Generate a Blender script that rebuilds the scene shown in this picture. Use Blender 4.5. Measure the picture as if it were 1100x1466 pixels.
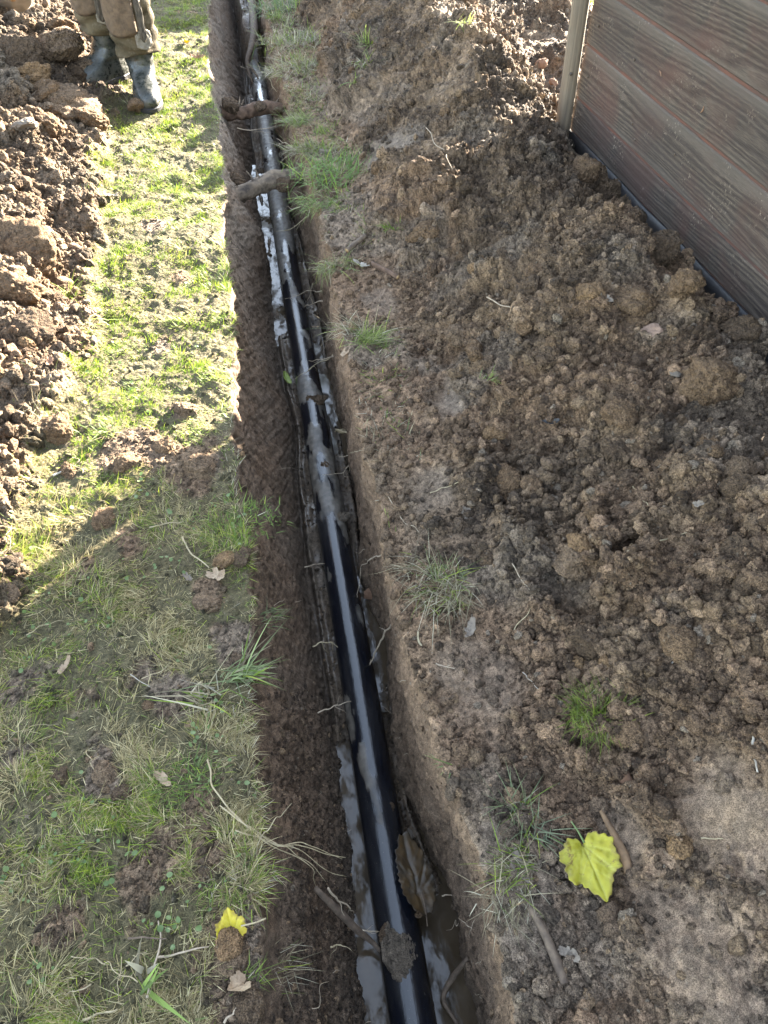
import bpy, bmesh, math, random
import numpy as np
from mathutils import Vector, Matrix, Euler
random.seed(7); RS = np.random.RandomState(11)
scene = bpy.context.scene
col = scene.collection
for o in list(bpy.data.objects): bpy.data.objects.remove(o)

# ------------------------------------------------------------------ camera, sky, sun, exposure
PITCH = math.radians(48.5); YAW = math.radians(9.7); CAMH = 1.6; FPX = 1059.0
cd = bpy.data.cameras.new('camera'); cam = bpy.data.objects.new('camera', cd); col.objects.link(cam)
cam.location = (0, 0, CAMH); cam.rotation_euler = (math.pi/2-PITCH, 0, -YAW)
cd.sensor_fit = 'HORIZONTAL'; cd.sensor_width = 36; cd.lens = 36*FPX/1100; cd.clip_start = .02; cd.clip_end = 500
scene.camera = cam
scene.render.resolution_x = 768; scene.render.resolution_y = 1024
SUN_AZ = math.radians(44.5)      # from +Y towards +X
SUN_EL = math.radians(14.5)
w = bpy.data.worlds.new('World'); scene.world = w; w.use_nodes = True
nt = w.node_tree; bg = nt.nodes['Background']
sky = nt.nodes.new('ShaderNodeTexSky'); sky.sky_type = 'NISHITA'; sky.sun_disc = False
sky.sun_elevation = SUN_EL; sky.sun_rotation = SUN_AZ
sky.air_density = 1.0; sky.dust_density = .7; sky.ozone_density = 1.0
hs = nt.nodes.new('ShaderNodeHueSaturation'); hs.inputs['Saturation'].default_value = .64
nt.links.new(sky.outputs[0], hs.inputs['Color']); nt.links.new(hs.outputs[0], bg.inputs['Color'])
bg.inputs['Strength'].default_value = .075
sd = bpy.data.lights.new('sun', 'SUN'); sd.energy = 5; sd.angle = math.radians(.4); sd.color = (1, .9, .75)
so = bpy.data.objects.new('sun', sd); col.objects.link(so)
sdir = Vector((math.sin(SUN_AZ)*math.cos(SUN_EL), math.cos(SUN_AZ)*math.cos(SUN_EL), math.sin(SUN_EL)))
so.rotation_euler = sdir.to_track_quat('Z', 'Y').to_euler(); so.location = (6, 6, 6)
vs = scene.view_settings; vs.view_transform = 'Standard'; vs.look = 'None'; vs.gamma = 1; vs.use_curve_mapping = False
vs.exposure = 4.42

# ------------------------------------------------------------------ camera maths (to find where a seen thing stands)
FH = np.array([math.sin(YAW), math.cos(YAW), 0.]); RT = np.array([math.cos(YAW), -math.sin(YAW), 0.]); UPV = np.array([0, 0, 1.])
FW = FH*math.cos(PITCH)-UPV*math.sin(PITCH); UU = FH*math.sin(PITCH)+UPV*math.cos(PITCH)
C0 = np.array([0, 0, CAMH])
def ray(x, y): return FW+RT*(x-550)/FPX+UU*(733-y)/FPX
def pz(x, y, z=0.):
    d = ray(x, y); return C0+d*((z-CAMH)/d[2])
def px_(x, y, X):
    d = ray(x, y); return C0+d*(X/d[0])

# ------------------------------------------------------------------ helpers
def tag(o, label=None, cat=None, group=None, kind=None):
    if label: o['label'] = label
    if cat: o['category'] = cat
    if group: o['group'] = group
    if kind: o['kind'] = kind
    return o
def link(name, me, mat=None, parent=None, smooth=True):
    if mat is not None and len(me.materials) == 0: me.materials.append(mat)
    if smooth: me.polygons.foreach_set('use_smooth', np.ones(len(me.polygons), bool))
    o = bpy.data.objects.new(name, me); col.objects.link(o)
    if parent: o.parent = parent
    return o
def mesh_np(name, V, F, attrs=None):
    V = np.asarray(V, np.float32); F = np.asarray(F, np.int32); k = F.shape[1]
    me = bpy.data.meshes.new(name)
    me.vertices.add(len(V)); me.vertices.foreach_set('co', V.ravel())
    me.loops.add(F.size); me.loops.foreach_set('vertex_index', F.ravel())
    me.polygons.add(len(F)); me.polygons.foreach_set('loop_start', np.arange(len(F), dtype=np.int32)*k)
    try: me.polygons.foreach_set('loop_total', np.full(len(F), k, np.int32))
    except Exception: pass
    if attrs:
        for n, a in attrs.items():
            a = np.asarray(a, np.float32)
            if a.ndim == 2:
                at = me.attributes.new(n, 'FLOAT_COLOR', 'POINT')
                c = np.ones((len(V), 4), np.float32); c[:, :3] = a; at.data.foreach_set('color', c.ravel())
            else:
                at = me.attributes.new(n, 'FLOAT', 'POINT'); at.data.foreach_set('value', a.ravel())
    me.update(calc_edges=True); me.validate()
    return me
def empty(name, loc, rz=0):
    o = bpy.data.objects.new(name, None); o.location = loc; o.rotation_euler = (0, 0, rz); o.empty_display_size = .1
    col.objects.link(o); return o

# noise --------------------------------------------------------------
def _h(ix, iy, iz, seed):
    n = (ix.astype(np.int64)*374761393+iy.astype(np.int64)*668265263+iz.astype(np.int64)*2147483647+seed*1274126177) & 0xffffffff
    n = ((n ^ (n >> 13))*1274126177) & 0xffffffff
    n = ((n ^ (n >> 15))*2246822519) & 0xffffffff
    return ((n ^ (n >> 16)) & 0xffffff).astype(np.float32)/np.float32(0xffffff)
def vn3(x, y, z, seed=0):
    xi = np.floor(x); yi = np.floor(y); zi = np.floor(z)
    fx = x-xi; fy = y-yi; fz = z-zi
    fx = fx*fx*fx*(fx*(fx*6-15)+10); fy = fy*fy*fy*(fy*(fy*6-15)+10); fz = fz*fz*(3-2*fz)
    xi = xi.astype(np.int64); yi = yi.astype(np.int64); zi = zi.astype(np.int64)
    r = 0
    for a in (0, 1):
        for b in (0, 1):
            for c in (0, 1):
                r = r+(fx if a else 1-fx)*(fy if b else 1-fy)*(fz if c else 1-fz)*_h(xi+a, yi+b, zi+c, seed)
    return r*2-1
def vn2(x, y, seed=0):
    xi = np.floor(x); yi = np.floor(y); fx = x-xi; fy = y-yi
    fx = fx*fx*fx*(fx*(fx*6-15)+10); fy = fy*fy*fy*(fy*(fy*6-15)+10)
    xi = xi.astype(np.int64); yi = yi.astype(np.int64); z0 = np.zeros_like(xi)
    r = 0
    for a in (0, 1):
        for b in (0, 1):
            r = r+(fx if a else 1-fx)*(fy if b else 1-fy)*_h(xi+a, yi+b, z0, seed)
    return r*2-1
def fbm2(x, y, seed=0, o=4, g=.5):
    r = 0; a = 1
    for i in range(o):
        r = r+a*vn2(x, y, seed+i*17); x = x*2.03+5.1; y = y*2.03+1.7; a *= g
    return r
def fbm3(x, y, z, seed=0, o=4, g=.5):
    r = 0; a = 1
    for i in range(o):
        r = r+a*vn3(x, y, z, seed+i*17); x = x*2.03+5.1; y = y*2.03+1.7; z = z*2.03+3.3; a *= g
    return r
def worley2(x, y, seed=0):
    """rounded lumps: returns the height (0..1) of a union of random domes and the id of the winning dome"""
    xi = np.floor(x).astype(np.int64); yi = np.floor(y).astype(np.int64)
    best = np.full(x.shape, -1., np.float32); bid = np.zeros(x.shape, np.float32)
    z0 = np.zeros_like(xi)
    for a in (-1, 0, 1):
        for b in (-1, 0, 1):
            cx = xi+a; cy = yi+b
            jx = _h(cx, cy, z0, seed); jy = _h(cx, cy, z0+1, seed); rr = _h(cx, cy, z0+2, seed)
            R = .42+.48*rr
            el = .75+.5*_h(cx, cy, z0+3, seed); th = _h(cx, cy, z0+4, seed)*3.1416
            dx = x-cx-jx; dy = y-cy-jy
            c = np.cos(th); s = np.sin(th)
            u = (dx*c+dy*s)*el; v = (-dx*s+dy*c)/el
            q = _h(cx, cy, z0+7, seed); au, av = np.abs(u), np.abs(v)
            d2 = np.where(q > .5, np.maximum(u*u+v*v, (.86*au+.62*av)**2), u*u+v*v)/(R*R)
            h = R*(.9*np.sqrt(np.maximum(0, 1-d2**1.4))-.25*np.minimum(d2, 1.5))+.2*_h(cx, cy, z0+5, seed)+(_h(cx, cy, z0+8, seed)-.5)*1.0*u+(_h(cx, cy, z0+9, seed)-.5)*1.0*v
            m = h > best
            best = np.where(m, h, best); bid = np.where(m, rr*.37+_h(cx, cy, z0+6, seed)*.63, bid)
    return np.maximum(best, 0), bid
def sstep(a, b, x):
    t = np.clip((x-a)/(b-a), 0, 1); return t*t*(3-2*t)
def gauss(x, y, cx, cy, rx, ry=None, th=0):
    ry = ry or rx; dx = x-cx; dy = y-cy; c = math.cos(th); s = math.sin(th)
    u = (dx*c+dy*s)/rx; v = (-dx*s+dy*c)/ry
    return np.exp(-(u*u+v*v))

# ------------------------------------------------------------------ materials
class NT:
    def __init__(s, name):
        s.m = bpy.data.materials.new(name); s.m.use_nodes = True; s.t = s.m.node_tree
        s.b = s.t.nodes['Principled BSDF']; s.out = s.t.nodes['Material Output']
    def n(s, typ, **k):
        q = s.t.nodes.new(typ)
        for a, v in k.items():
            if a.startswith('i_'): 
                key = a[2:]; q.inputs[int(key) if key.isdigit() else key.replace('_', ' ')].default_value = v
            else: setattr(q, a, v)
        return q
    def l(s, a, b): s.t.links.new(a, b)
    def mix(s, fac, a, b, mode='MIX'):
        q = s.n('ShaderNodeMix', data_type='RGBA', blend_type=mode)
        for sock, v in ((0, fac), (6, a), (7, b)):
            if hasattr(v, 'is_output'): s.l(v, q.inputs[sock])
            else: q.inputs[sock].default_value = v if sock == 0 else (*v[:3], 1)
        return q.outputs[2]
    def math(s, op, a, b=0.):
        q = s.n('ShaderNodeMath', operation=op)
        for i, v in enumerate((a, b)):
            if hasattr(v, 'is_output'): s.l(v, q.inputs[i])
            else: q.inputs[i].default_value = v
        return q.outputs[0]
    def pos(s, scale=(1, 1, 1), obj=False):
        g = s.n('ShaderNodeTexCoord') if obj else s.n('ShaderNodeNewGeometry')
        mp = s.n('ShaderNodeMapping'); mp.inputs['Scale'].default_value = scale
        s.l(g.outputs['Object' if obj else 'Position'], mp.inputs[0]); return mp.outputs[0]
    def noise(s, vec, scale, detail=4, rough=.55, dist=0):
        q = s.n('ShaderNodeTexNoise'); q.inputs['Scale'].default_value = scale; q.inputs['Detail'].default_value = detail
        q.inputs['Roughness'].default_value = rough; q.inputs['Distortion'].default_value = dist
        s.l(vec, q.inputs['Vector']); return q.outputs[0]
    def ramp(s, fac, pts):
        q = s.n('ShaderNodeValToRGB'); r = q.color_ramp
        while len(r.elements) < len(pts): r.elements.new(.5)
        for e, (p, c) in zip(r.elements, pts):
            e.position = p; e.color = (c, c, c, 1) if not isinstance(c, tuple) else (*c, 1)
        s.l(fac, q.inputs[0]); return q.outputs[0]
    def bump(s, h, dist, strength=1, prev=None):
        q = s.n('ShaderNodeBump'); q.inputs['Distance'].default_value = dist; q.inputs['Strength'].default_value = strength
        s.l(h, q.inputs['Height'])
        if prev is not None: s.l(prev, q.inputs['Normal'])
        return q.outputs[0]
    def set(s, **k):
        for a, v in k.items():
            a = a.replace('_', ' ')
            if hasattr(v, 'is_output'): s.l(v, s.b.inputs[a])
            else: s.b.inputs[a].default_value = (*v, 1) if isinstance(v, tuple) and len(v) == 3 else v
        return s

def soil_mat(name, inst=False, fixed=None, obj=False):
    m = NT(name); v = m.pos(obj=obj)
    if fixed: base = fixed
    else:
        at = m.n('ShaderNodeAttribute', attribute_name='tint'); 
        if inst: at.attribute_type = 'INSTANCER'
        base = at.outputs['Color']
    n1 = m.noise(v, 55, 5, .65); n2 = m.noise(v, 420, 3, .6)
    c = m.mix(1., base, m.ramp(n1, [(.3, .5), (.5, 1.), (.72, 1.45)]), 'MULTIPLY')
    c = m.mix(1., c, m.ramp(n2, [(.32, .38), (.5, 1.), (.68, 1.65)]), 'MULTIPLY')
    vo = m.n('ShaderNodeTexVoronoi'); vo.inputs['Scale'].default_value = 210; m.l(v, vo.inputs['Vector'])
    vo2 = m.n('ShaderNodeTexVoronoi'); vo2.inputs['Scale'].default_value = 90; m.l(v, vo2.inputs['Vector'])
    # pale grit grains
    g = m.ramp(vo.outputs['Color'], [(.0, 0.), (.86, 0.), (.93, .35)])
    c = m.mix(g, c, (.22, .175, .125))
    m.set(Base_Color=c, Roughness=.92); m.b.inputs['Specular IOR Level'].default_value = .25
    if not fixed and not inst:
        wt = m.n('ShaderNodeAttribute', attribute_name='wet').outputs['Fac']
        r = m.n('ShaderNodeMapRange'); m.l(wt, r.inputs[0]); r.inputs[3].default_value = .95; r.inputs[4].default_value = .22
        m.l(r.outputs[0], m.b.inputs['Roughness'])
        q = m.n('ShaderNodeMapRange'); m.l(wt, q.inputs[0]); q.inputs[3].default_value = .2; q.inputs[4].default_value = .6
        m.l(q.outputs[0], m.b.inputs['Specular IOR Level'])
        rg = m.n('ShaderNodeAttribute', attribute_name='rough').outputs['Fac']
    h = m.math('SUBTRACT', n2, m.math('MULTIPLY', vo.outputs['Distance'], .8))
    b1n = m.n('ShaderNodeBump'); b1n.inputs['Distance'].default_value = .012; m.l(m.math('SUBTRACT', n1, vo2.outputs['Distance']), b1n.inputs['Height']); b1 = b1n.outputs[0]
    b2 = m.n('ShaderNodeBump'); b2.inputs['Distance'].default_value = .005; m.l(h, b2.inputs['Height']); m.l(b1, b2.inputs['Normal'])
    if not fixed and not inst:
        m.l(rg, b2.inputs['Strength']); m.l(rg, b1n.inputs['Strength'])
    m.l(b2.outputs[0], m.b.inputs['Normal'])
    return m.m
M_SOIL = soil_mat('soil_ground'); M_CRUMB = soil_mat('soil_crumb', inst=True)
M_CLOD = soil_mat('soil_clod', fixed=(0.1472, 0.093, 0.0516)); M_CLOD_D = soil_mat('soil_clod_dark', fixed=(0.0872, 0.057, 0.0335))
M_CLOD_O = soil_mat('clay_clod_ochre', fixed=(0.2071, 0.128, 0.0645)); M_CLOD_R = soil_mat('clay_clod_red', fixed=(.152, .102, .062))
M_MUD = soil_mat('grey_mud', fixed=(.12, .094, .068))

def simple(name, c1, c2, scale=60, rough=.7, bump=.002, stretch=(1, 1, 1), obj=True, spec=.4, det=5):
    c1 = tuple(.66*q for q in c1); c2 = tuple(.66*q for q in c2)
    m = NT(name); v = m.pos(stretch, obj=obj); n = m.noise(v, scale, det, .6)
    m.set(Base_Color=m.mix(m.ramp(n, [(.32, 0.), (.68, 1.)]), c1, c2), Roughness=rough)
    m.b.inputs['Specular IOR Level'].default_value = spec
    m.l(m.bump(n, bump, .8), m.b.inputs['Normal']); return m.m
M_ROOT = simple('pale_root', (.55, .45, .32), (.33, .25, .17), 90, .75)
M_ROOTB = simple('brown_root_skin', (.34, .21, .11), (.17, .105, .06), 60, .85, .004)
M_ROOTD = simple('dark_root', (.08, .055, .038), (.19, .135, .09), 60, .8)
M_BARK = simple('root_bark', (.06, .045, .035), (.27, .2, .135), 28, .9, .012)
M_BARKR = simple('reddish_root_bark', (.07, .04, .025), (.22, .135, .085), 30, .9, .012)
M_CUT = simple('cut_wood', (.5, .34, .17), (.36, .22, .1), 120, .7, .001)
M_STONE = simple('stone', (.27, .225, .175), (.19, .15, .115), 40, .85, .004)
M_STONEP = simple('pinkish_stone', (.46, .3, .21), (.3, .2, .14), 40, .85, .004)
M_BRICK = simple('brick', (.33, .17, .095), (.22, .14, .09), 50, .9, .004)
M_BEIGE = simple('dry_leaf', (.45, .34, .22), (.3, .2, .12), 50, .7, .002)
M_WHITE = simple('pale_scrap', (.5, .45, .37), (.33, .28, .22), 60, .6, .001)
M_STRAW = simple('straw', (.5, .42, .26), (.36, .28, .16), 50, .7, .001)
M_BLACKPL = simple('black_membrane', (.02, .02, .024), (.05, .045, .04), 25, .5, .003)

def leafy(name, c1, c2, c3, spots=.66, trans=.3, veins=False):
    c1, c2, c3 = [tuple(.58*q for q in c) for c in (c1, c2, c3)]
    m = NT(name); v = m.pos(obj=True); n = m.noise(v, 30, 5, .6); n2 = m.noise(v, 90, 4, .6)
    c = m.mix(m.ramp(n, [(.3, 0.), (.7, 1.)]), c1, c2)
    c = m.mix(m.ramp(m.noise(v, 38, 5, .7), [(spots, 0.), (spots+.1, 1.)]), c, c3)
    c = m.mix(m.math('MULTIPLY', m.n('ShaderNodeAttribute', attribute_name='vein').outputs['Fac'], .45), c, tuple(min(.6, q*1.25+.06) for q in c2))
    c = m.mix(m.math('MULTIPLY', m.n('ShaderNodeAttribute', attribute_name='edge').outputs['Fac'], .7), c, tuple(q*.9 for q in c3))
    m.set(Base_Color=c, Roughness=.5); m.l(m.bump(n2, .002, .5), m.b.inputs['Normal'])
    tr = m.n('ShaderNodeBsdfTranslucent'); m.l(c, tr.inputs[0])
    mx = m.n('ShaderNodeMixShader'); mx.inputs[0].default_value = trans
    m.l(m.b.outputs[0], mx.inputs[1]); m.l(tr.outputs[0], mx.inputs[2]); m.l(mx.outputs[0], m.out.inputs[0]); return m.m
M_YLEAF = leafy('yellow_leaf', (.66, .58, .03), (.52, .5, .05), (.28, .18, .04), .57)
M_YLEAF2 = leafy('bright_yellow_leaf', (.85, .72, .03), (.8, .6, .03), (.5, .35, .05), .7)
M_BLEAF = leafy('brown_leaf', (.15, .085, .03), (.07, .055, .035), (.05, .035, .02), .6, .1)
M_GLEAF = leafy('green_leaf', (.3, .42, .07), (.42, .5, .12), (.2, .2, .05), .7)
M_CLOVER = leafy('clover', (.12, .2, .05), (.25, .34, .12), (.4, .42, .25), .62)

def grass_mat(name):
    m = NT(name); at = m.n('ShaderNodeAttribute', attribute_name='tint').outputs['Color']
    m.set(Base_Color=at, Roughness=.55); m.b.inputs['Specular IOR Level'].default_value = .35
    tr = m.n('ShaderNodeBsdfTranslucent'); m.l(at, tr.inputs[0])
    mx = m.n('ShaderNodeMixShader'); mx.inputs[0].default_value = .42
    m.l(m.b.outputs[0], mx.inputs[1]); m.l(tr.outputs[0], mx.inputs[2]); m.l(mx.outputs[0], m.out.inputs[0]); return m.m
M_GRASS = grass_mat('grass_blade')

# ------------------------------------------------------------------ the ground: one grid folded down into the trench
FZ = -.525
def lipL(y): return -.160-.028*sstep(1.4, .8, y)-.04*sstep(3.2, 4.6, y)+.022*np.sin(y*1.9+.6)+.02*vn2(y*2.3, y*0+3, 5)+.012*vn2(y*9, y*0, 6)-.02*sstep(.8, .2, y)+.018*np.exp(-((y-2.2)/.45)**2)+.006*vn2(y*31, y*0, 9)
def lipR(y): return .235+.012*sstep(.6, .3, y)+.018*np.sin(y*1.6+2.2)+.018*vn2(y*2.1, y*0+8, 7)+.012*vn2(y*8, y*0+2, 8)+.006*vn2(y*27, y*0, 10)
def floL(y): return .016-.015*sstep(2.6, 4.5, y)+.012*vn2(y*3, y*0+4, 12)-.01*sstep(.9, .3, y)
def floR(y): return .205+.02*vn2(y*2.6, y*0+1, 13)+.015*sstep(1.3, .5, y)+.04*sstep(.75, .35, y)-.03*sstep(3, 5, y)
# fence line (needed by the heap too)
def fenceX(y): return 1.5+(3.5-y)*.05

def hill_R(x, y):
    """spoil heap between trench and fence; past the fence end it rises to a crest and falls to the far side"""
    foot = .50+.06*np.sin(y*1.7)+.07*vn2(y*1.3, y*0, 21)-.1*sstep(2.2, 3.6, y)*sstep(6.5, 4.5, y)
    near = sstep(3.9, 2.9, y)
    top = .235+.07*vn2(x*1.9, y*1.9, 22)+.06*np.exp(-((x-1.22)/.2)**2-((y-2.55)/.6)**2)
    h1 = top*sstep(foot-.02, foot+.55, x)
    h1 = h1*(1-.85*np.exp(-((x-1.47)/.36)**2-((y-3.42)/.42)**2))
    h1 = h1*(1-.40*sstep(1.15, 1.5, x))-.085*np.exp(-((x-fenceX(y)+.03)/.07)**2)*sstep(1.0, 1.3, x)*sstep(3.3, 3.0, y)
    crest = 1.09+.06*np.sin(y*2.1+1)
    H = .425+.012*np.sin(y*1.3)+.22*sstep(6.9, 7.9, y)  # crest height set by its shadow; unseen far rise added to shade the grass
    up = np.clip((x-foot)/(crest-foot), 0, 1); dn = np.clip((x-crest)/(.85-.33*np.exp(-((y-3.7)/.9)**2)), 0, 1)
    h2 = H*(np.where(x < crest, sstep(0, 1, up)*.45+up*.55, 1-dn*dn*(3-2*dn)))
    h2 = np.where(x < foot, 0, h2)
    # the heap does not run behind the fence
    beh = sstep(fenceX(y)+.02, fenceX(y)+.12, x)*sstep(3.62, 3.5, y)
    return (h1*near+h2*(1-near))*(1-beh)*sstep(12, 10, y)
def hill_L(x, y):
    edge = -.685-.05*np.sin(y*1.9)+.06*vn2(y*2.2, y*0, 31)-.32*sstep(1.2, .75, y)
    d = np.clip((edge-x)/.8, 0, 1)
    H = .26+.1*sstep(2.5, 4.2, y)+.05*vn2(x*1.5, y*1.5, 32)
    return H*(d*.7+.3*sstep(0, 1, d))*sstep(.3, 1.0, y)*sstep(-3.2, -2.2, x)*sstep(9, 7, y), edge

ya = [0.05]
while ya[-1] < 8.2: ya.append(ya[-1]+.0048*max(1, (ya[-1]+.7)/2.1)**1.25)
back = [ya[0]]; s_ = .012
while back[-1] > -60: back.append(back[-1]-s_); s_ *= 1.22
fr = [ya[-1]]; s_ = .05
while fr[-1] < 90: fr.append(fr[-1]+s_); s_ *= 1.2
Y = np.array(back[:0:-1]+ya+fr[1:])
# columns
def span(a, b, n): return np.linspace(a, b, n, endpoint=False)
left_f = span(-1.05, 0, 190)      # offsets handled below: 0 = lip
lo = [-1.05]; s_ = .008
while lo[-1] > -60: lo.append(lo[-1]-s_); s_ *= 1.12 if lo[-1] < -1.9 else 1.02
ro = [1.45]; s_ = .006
while ro[-1] < 60: ro.append(ro[-1]+s_); s_ *= 1.14 if ro[-1] > 2.2 else 1.02
secA = np.concatenate([np.array(lo[:0:-1]), left_f])         # offset from lipL
NB = 92; NC = 52; ND = 90
secE = np.concatenate([span(0, 1.45, 300), np.array(ro)])    # offset from lipR
nA, nE = len(secA), len(secE); NCOL = nA+NB+NC+ND+nE; NROW = len(Y)
Yg = np.repeat(Y[:, None], NCOL, 1)
X = np.zeros((NROW, NCOL)); Z = np.zeros_like(X); S = np.zeros_like(X)
LL = lipL(Y)[:, None]; LR = lipR(Y)[:, None]; FL = floL(Y)[:, None]; FR = floR(Y)[:, None]
X[:, :nA] = secA+LL; S[:, :nA] = secA-.6
tb = span(0, 1, NB); j = nA
# left wall leans: straight with a slight bulge; right wall steeper
X[:, j:j+NB] = LL+(FL-LL)*(tb**1.15); Z[:, j:j+NB] = FZ*tb; S[:, j:j+NB] = -.6+.55*tb; j += NB
tc = span(0, 1, NC); X[:, j:j+NC] = FL+(FR-FL)*tc; Z[:, j:j+NC] = FZ; S[:, j:j+NC] = -.05+.2*tc; j += NC
td = span(0, 1, ND); X[:, j:j+ND] = FR+(LR-FR)*(td**1.3); Z[:, j:j+ND] = FZ*(1-td); S[:, j:j+ND] = .15+.53*td; j += ND
X[:, j:] = LR+secE; S[:, j:] = .68+secE
colA = np.arange(NCOL) < nA; colE = np.arange(NCOL) >= nA+NB+NC+ND
isA = np.zeros_like(X, bool); isA[:, colA] = True; isE = np.zeros_like(X, bool); isE[:, colE] = True
isF = np.zeros_like(X, bool); isF[:, nA+NB:nA+NB+NC] = True
isW = ~(isA | isE | isF)
hL, edgeL = hill_L(X, Yg); hR = hill_R(X, Yg)
flat = .012*fbm2(X*1.6, Yg*1.6, 41, 3)+.006*fbm2(X*7, Yg*7, 42, 3)
trench_end = sstep(11, 10, Yg)*sstep(-3, -2.5, Yg)
Z *= trench_end
Z += np.where(isA, hL+flat, 0)+np.where(isE, hR+flat, 0)
# floor relief: where the water stands
fl = .026*fbm2(X*11, Yg*7, 43, 4)
leftpool = sstep(1.0, .85, Yg+.1*vn2(S*9, Yg*9, 191))+sstep(2.9, 3.15, Yg)*sstep(4.95, 4.7, Yg)*(.75+.6*vn2(S*20, Yg*5, 192))
rightpool = sstep(.62, .45, Yg)+np.exp(-((Yg-1.28)/.24)**2)+.8*np.exp(-((Yg-2.5)/.3)**2)
wl = sstep(.10, .06, X)
fl += .062*(1-np.clip(np.where(X < .1, leftpool, rightpool), 0, 1))-.005
fl += .24*sstep(6.45, 6.8, Yg)
fl += .05*sstep(.17, .25, X)*(1-sstep(.6, .3, Yg)*.8)
dfl = np.minimum(X-FL, FR-X); 
Z += np.where(isF, fl*sstep(-.01, .04, dfl)+.075*sstep(.025, 0, dfl)*(1-.85*np.clip(np.where(X < .1, leftpool, rightpool), 0, 1)), 0)
# round the lips
def smooth_cols(A, k):
    ker = np.hanning(k+2)[1:-1]; ker /= ker.sum(); pad = k//2
    B = np.pad(A, ((0, 0), (pad, pad)), mode='edge'); out = np.zeros_like(A)
    for i, c in enumerate(ker): out += c*B[:, i:i+A.shape[1]]
    return out
a0, a1 = nA-60, nA+NB+NC+ND+60
Xs = smooth_cols(X, 9); Zs = smooth_cols(Z, 9); X[:, a0:a1] = Xs[:, a0:a1]; Z[:, a0:a1] = Zs[:, a0:a1]

# masks
SM = np.zeros_like(X)
for a, b, r, hh in [(945, 1195, .045, .035), (1045, 1150, .06, .04), (1015, 1385, .10, .05), (930, 1335, .05, .03), (1085, 1290, .05, .03), (890, 1060, .03, .025)]:
    p = pz(a, b, .12); g_ = gauss(X, Yg, p[0], p[1], r, r*.9)*isE; Z += hh*g_; SM = np.maximum(SM, g_)
SM = np.maximum(SM, .8*sstep(.38, .62, fbm2(S*4.3+11, Yg*4.3, 109, 3))*isE)
lipdL = np.where(isA, LL-X, 0); lipdR = np.where(isE, X-LR, 0)
mL = np.where(isA, sstep(.02, .12, edgeL-X+.05*fbm2(X*9, Yg*9, 51, 3)), 0)*sstep(9, 7, Yg)*sstep(.5, .9, Yg)
mR = np.where(isE, sstep(.16, .36, lipdR+.08*fbm2(X*6, Yg*6, 52, 3)), 0)*sstep(13, 10, Yg)*np.where(X < fenceX(Yg)+.05, 1, np.where(Yg > 3.4, sstep(2.7, 2.2, X), 0))
# trodden smooth patches, seen in the photo: (px, py, radius m)
TR = [(700, 955, .13), (620, 700, .09), (560, 250, .14), (545, 430, .09), (760, 1290, .10), (700, 1180, .06), (1020, 1370, .2), (640, 580, .08), (1060, 1200, .12), (460, 130, .1), (900, 1190, .07)]
tram = np.zeros_like(X)
for a, b, r in TR:
    p = pz(a, b, .08 if a > 640 else .0); tram = np.maximum(tram, gauss(X, Yg, p[0], p[1], r, r*1.3))
tram = sstep(.3, .8, tram+.18*fbm2(X*14, Yg*14, 53, 3))
bankR = np.where(isE, 1, 0)*(1-mR)
bare = np.zeros_like(X)   # bare patches in the turf
for a, b, r in [(150, 1120, .045), (225, 1235, .075), (90, 1330, .055), (290, 1215, .035), (310, 1225, .03), (335, 1420, .09), (20, 985, .07), (15, 1090, .05), (250, 1010, .05),
                (330, 915, .05), (265, 585, .05), (285, 665, .065), (225, 330, .07), (260, 400, .05), (200, 770, .07), (285, 1160, .04), (385, 1420, .1), (340, 1350, .06), (330, 1440, .06), (180, 640, .1), (235, 490, .07), (130, 800, .04), (300, 840, .05)]:
    p = pz(a, b); bare = np.maximum(bare, gauss(X, Yg, p[0], p[1], r*1.05, r*1.2))
bare = sstep(.4, .7, bare*.85+.3*fbm2(X*14, Yg*14, 54, 4)+.5*np.maximum(0, fbm2(X*5, Yg*5, 57, 3)-.2))
gm = np.where(isA, 1, 0)*(1-mL)*(1-bare)*sstep(-.004, .01, lipdL)
far_g = np.where((Yg > 12) | (Yg < -3) | (X < -3) | (X > 2.8) | ((X > fenceX(Yg)+.1) & (Yg < 3.3)), 1., 0.)
gm = np.maximum(gm, far_g)

# displacement (metres along the surface normal)
wx = S+.02*fbm2(S*12, Yg*12, 61, 2)+.006*fbm2(S*60, Yg*60, 161, 2); wy = Yg+.02*fbm2(S*12+9, Yg*12, 62, 2)+.006*fbm2(S*60, Yg*60, 162, 2)
D = np.zeros_like(X); TI = np.zeros_like(X); amp_all = []
heap = np.maximum(mL, mR)*(1-.82*tram)*(1-.6*sstep(.35, .8, SM))
medium = np.clip(heap+.6*bankR*(1-tram)+.3*bare*isA, 0, 1)
big = fbm2(S*3.3, Yg*3.3, 63, 3)
D += heap*(.034*big+.014*fbm2(S*8, Yg*8, 163, 3))+(1-heap)*.004*big
ids = []
for i, (c, a) in enumerate([(.19, .30), (.095, .30), (.05, .36), (.026, .38), (.0125, .40)]):
    h, idd = worley2(wx/c+i*7.3, wy/c+i*3.1, 70+i)
    if c > .07: sparse = sstep(.35, .75, idd)      # only some of the large lumps stand out
    else: sparse = .45+.55*idd
    amt = (heap if c > .03 else medium)
    wallamt = 0.0 if c > .05 else (.05 if c > .03 else .10)
    amt = np.where(isW | isF, wallamt*(1+.6*vn2(S*5, Yg*5, 65)), amt+.08*(c < .03))
    gate = .2+.8*sstep(-.3, .35, fbm2(S*5+i*3, Yg*5, 90+i, 3))
    D += amt*gate*sparse*c*a*h*1.5
    ids.append(idd)
D += (.003+.006*heap)*fbm2(S*40, Yg*40, 66, 4, .7)
# turf: tussocky
D += gm*isA*(.0055*fbm2(X*18, Yg*18, 67, 3))
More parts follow.
